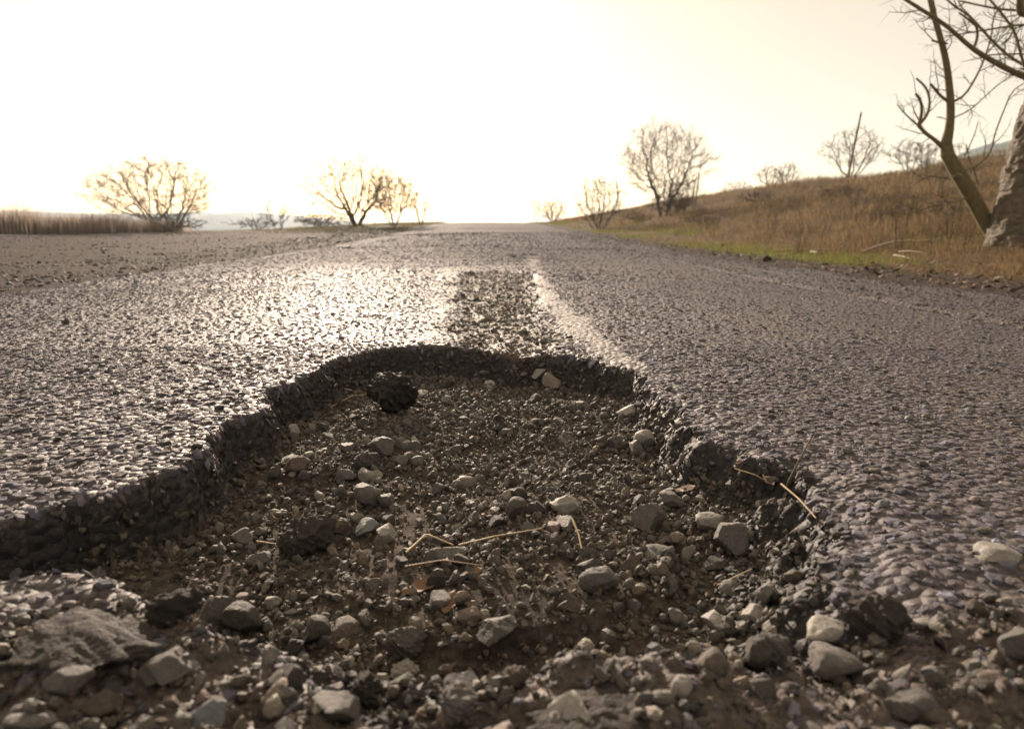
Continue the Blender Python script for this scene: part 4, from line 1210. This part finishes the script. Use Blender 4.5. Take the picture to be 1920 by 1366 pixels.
# seed pods hanging in the boughs
for (px, py, a, lab) in ((1885, 78, -.7, 'dark seed pod hanging above the long bough'), (1866, 120, -.8, 'dark seed pod crossing the long bough'), (1893, 70, -1.0, 'short twin seed pod beside the hanging one')):
    c0 = on_y(px, py, 8.0); t = np.linspace(-1, 1, 9)
    Pp = np.stack([t * .07 * math.cos(a), t * .01, -t * .07 * math.sin(a)], -1)
    V, F = tubes(Pp[None], (.0105 * np.sqrt(np.clip(1 - t ** 2, .01, 1)))[None], 8)
    obj('seed_pod', mk_mesh('seed_pod', V, [F], M_BARK, True), label=lab, cat='seed pod', loc=c0)

# thin saplings, weeds and fallen wood on the verge
def sapling(label, px, d, hp, seed, stems=2, leanx=.1, r=.012, name='sapling', dens=1):
    q = np.random.default_rng(seed); H = hpx(hp, d)
    S, Rr = fan_stems(stems, H, H * .25, r, q, (leanx * H, 0), .03, .3)
    plant(name, label, 'sapling', at(px, d), [dict(n=10 * dens, len=H * .35, ang=.6, r=r * .5, wob=.2, pts=5, t0=.3), dict(n=24 * dens, len=H * .15, ang=.7, r=r * .3, wob=.2, pts=4)], S, Rr, q, sides=(6, 4, 3), names=('stem', 'twig'))
sapling('thin forked sapling bending right at the foot of the bank', 1541, 12.5, 80, 61, 2, .35)
sapling('single straight stick sapling on the verge', 1676, 9.5, 118, 62, 1, -.12, .010)
sapling('short bare sapling with side twigs near the dry weeds', 1440, 14, 52, 63, 2, .05)
sapling('small dead sapling right of the short bare one', 1452, 14.6, 60, 64, 1, .1)
sapling('stubby sapling before the spreading bare tree', 1420, 16, 44, 65, 1, -.05)

def fallen(label, pts, y, r, dy=0.0):
    W = trace(pts, y, dy)
    for k in range(len(W)):
        g = float(ground_z(W[k:k+1, 0], W[k:k+1, 1])[0])
        W[k, 2] = g + .02 + .015 * (k % 2)
    a, b_ = smooth_line(W, np.linspace(r, r * .4, len(W)), 16)
    V, F = tubes((a - a[0])[None], b_[None], 7)
    obj('fallen_branch', mk_mesh('fallen_branch', V, [F], M_DEADWOOD, True), label=label, cat='branch', loc=a[0])
fallen('long bleached branch lying up the bank under the leaning tree', [(1620,420),(1680,410),(1740,398),(1790,380)], 9.6, .022, .5)
fallen('grey branch lying along the green verge', [(1450,450),(1500,452),(1560,455),(1580,456)], 10.5, .018)
fallen('short broken branch end beside the grey branch', [(1524,448),(1534,456)], 9.8, .028, -.3)
fallen('thin pale stick lying on the verge by the straight sapling', [(1680,440),(1696,450),(1712,462)], 8.6, .014, -.5)
fallen('second pale stick crossing the verge grass', [(1690,430),(1710,445),(1735,462)], 8.9, .010, -.5)

q = np.random.default_rng(404)
for i in range(70):
    d = float(q.uniform(8, 34)); s_ = float(q.uniform(4.4, min(18, .7 * d + 2))); px = CX + (s_ - LEAN * d) / mpp(d)
    H = float(q.choice([.25, .42, .7]) * q.uniform(.85, 1.15)); ns = int(q.choice([2, 4, 7]))
    S, Rr = fan_stems(ns, H, H * (.25 + .05 * ns), .006, q, (0, 0), .03, .3)
    lab = f"{'low' if H < .32 else ('knee high' if H < .55 else 'tall')} {'sparse' if ns < 3 else ('forked' if ns < 5 else 'bushy')} dry weed " + ('at the foot of the bank' if s_ < 7 else ('half way up the bank' if s_ < 11 else 'high on the bank'))
    plant('dry_weed', lab, 'weed', at(px, d), [dict(n=7 * ns, len=H * .35, ang=.6, r=.004, wob=.2, pts=4, t0=.3)], S, Rr, q, group='dry weeds on the right bank', mats=(M_TWIG, M_TWIG), sides=(4, 3, 3), names=('stem', 'twig'))

# ------------------------------------------------------------------ haze
m = bpy.data.materials.new('haze'); m.use_nodes = True
t = m.node_tree; t.nodes.remove(t.nodes['Principled BSDF'])
pv = t.nodes.new('ShaderNodeVolumePrincipled')
pv.inputs['Color'].default_value = (.72, .86, 1.0, 1)
pv.inputs['Density'].default_value = .0006
pv.inputs['Anisotropy'].default_value = .2
t.links.new(pv.outputs[0], t.nodes['Material Output'].inputs['Volume'])
bm = bmesh.new(); bmesh.ops.create_cube(bm, size=1.0)
me = bpy.data.meshes.new('haze'); bm.to_mesh(me); bm.free(); me.materials.append(m)
hz = obj('haze', me, kind='stuff', label='thin bright haze lying over the whole valley', cat='haze')
hz.scale = (5200, 4300, 52); hz.location = (0, 2000, 8.5)
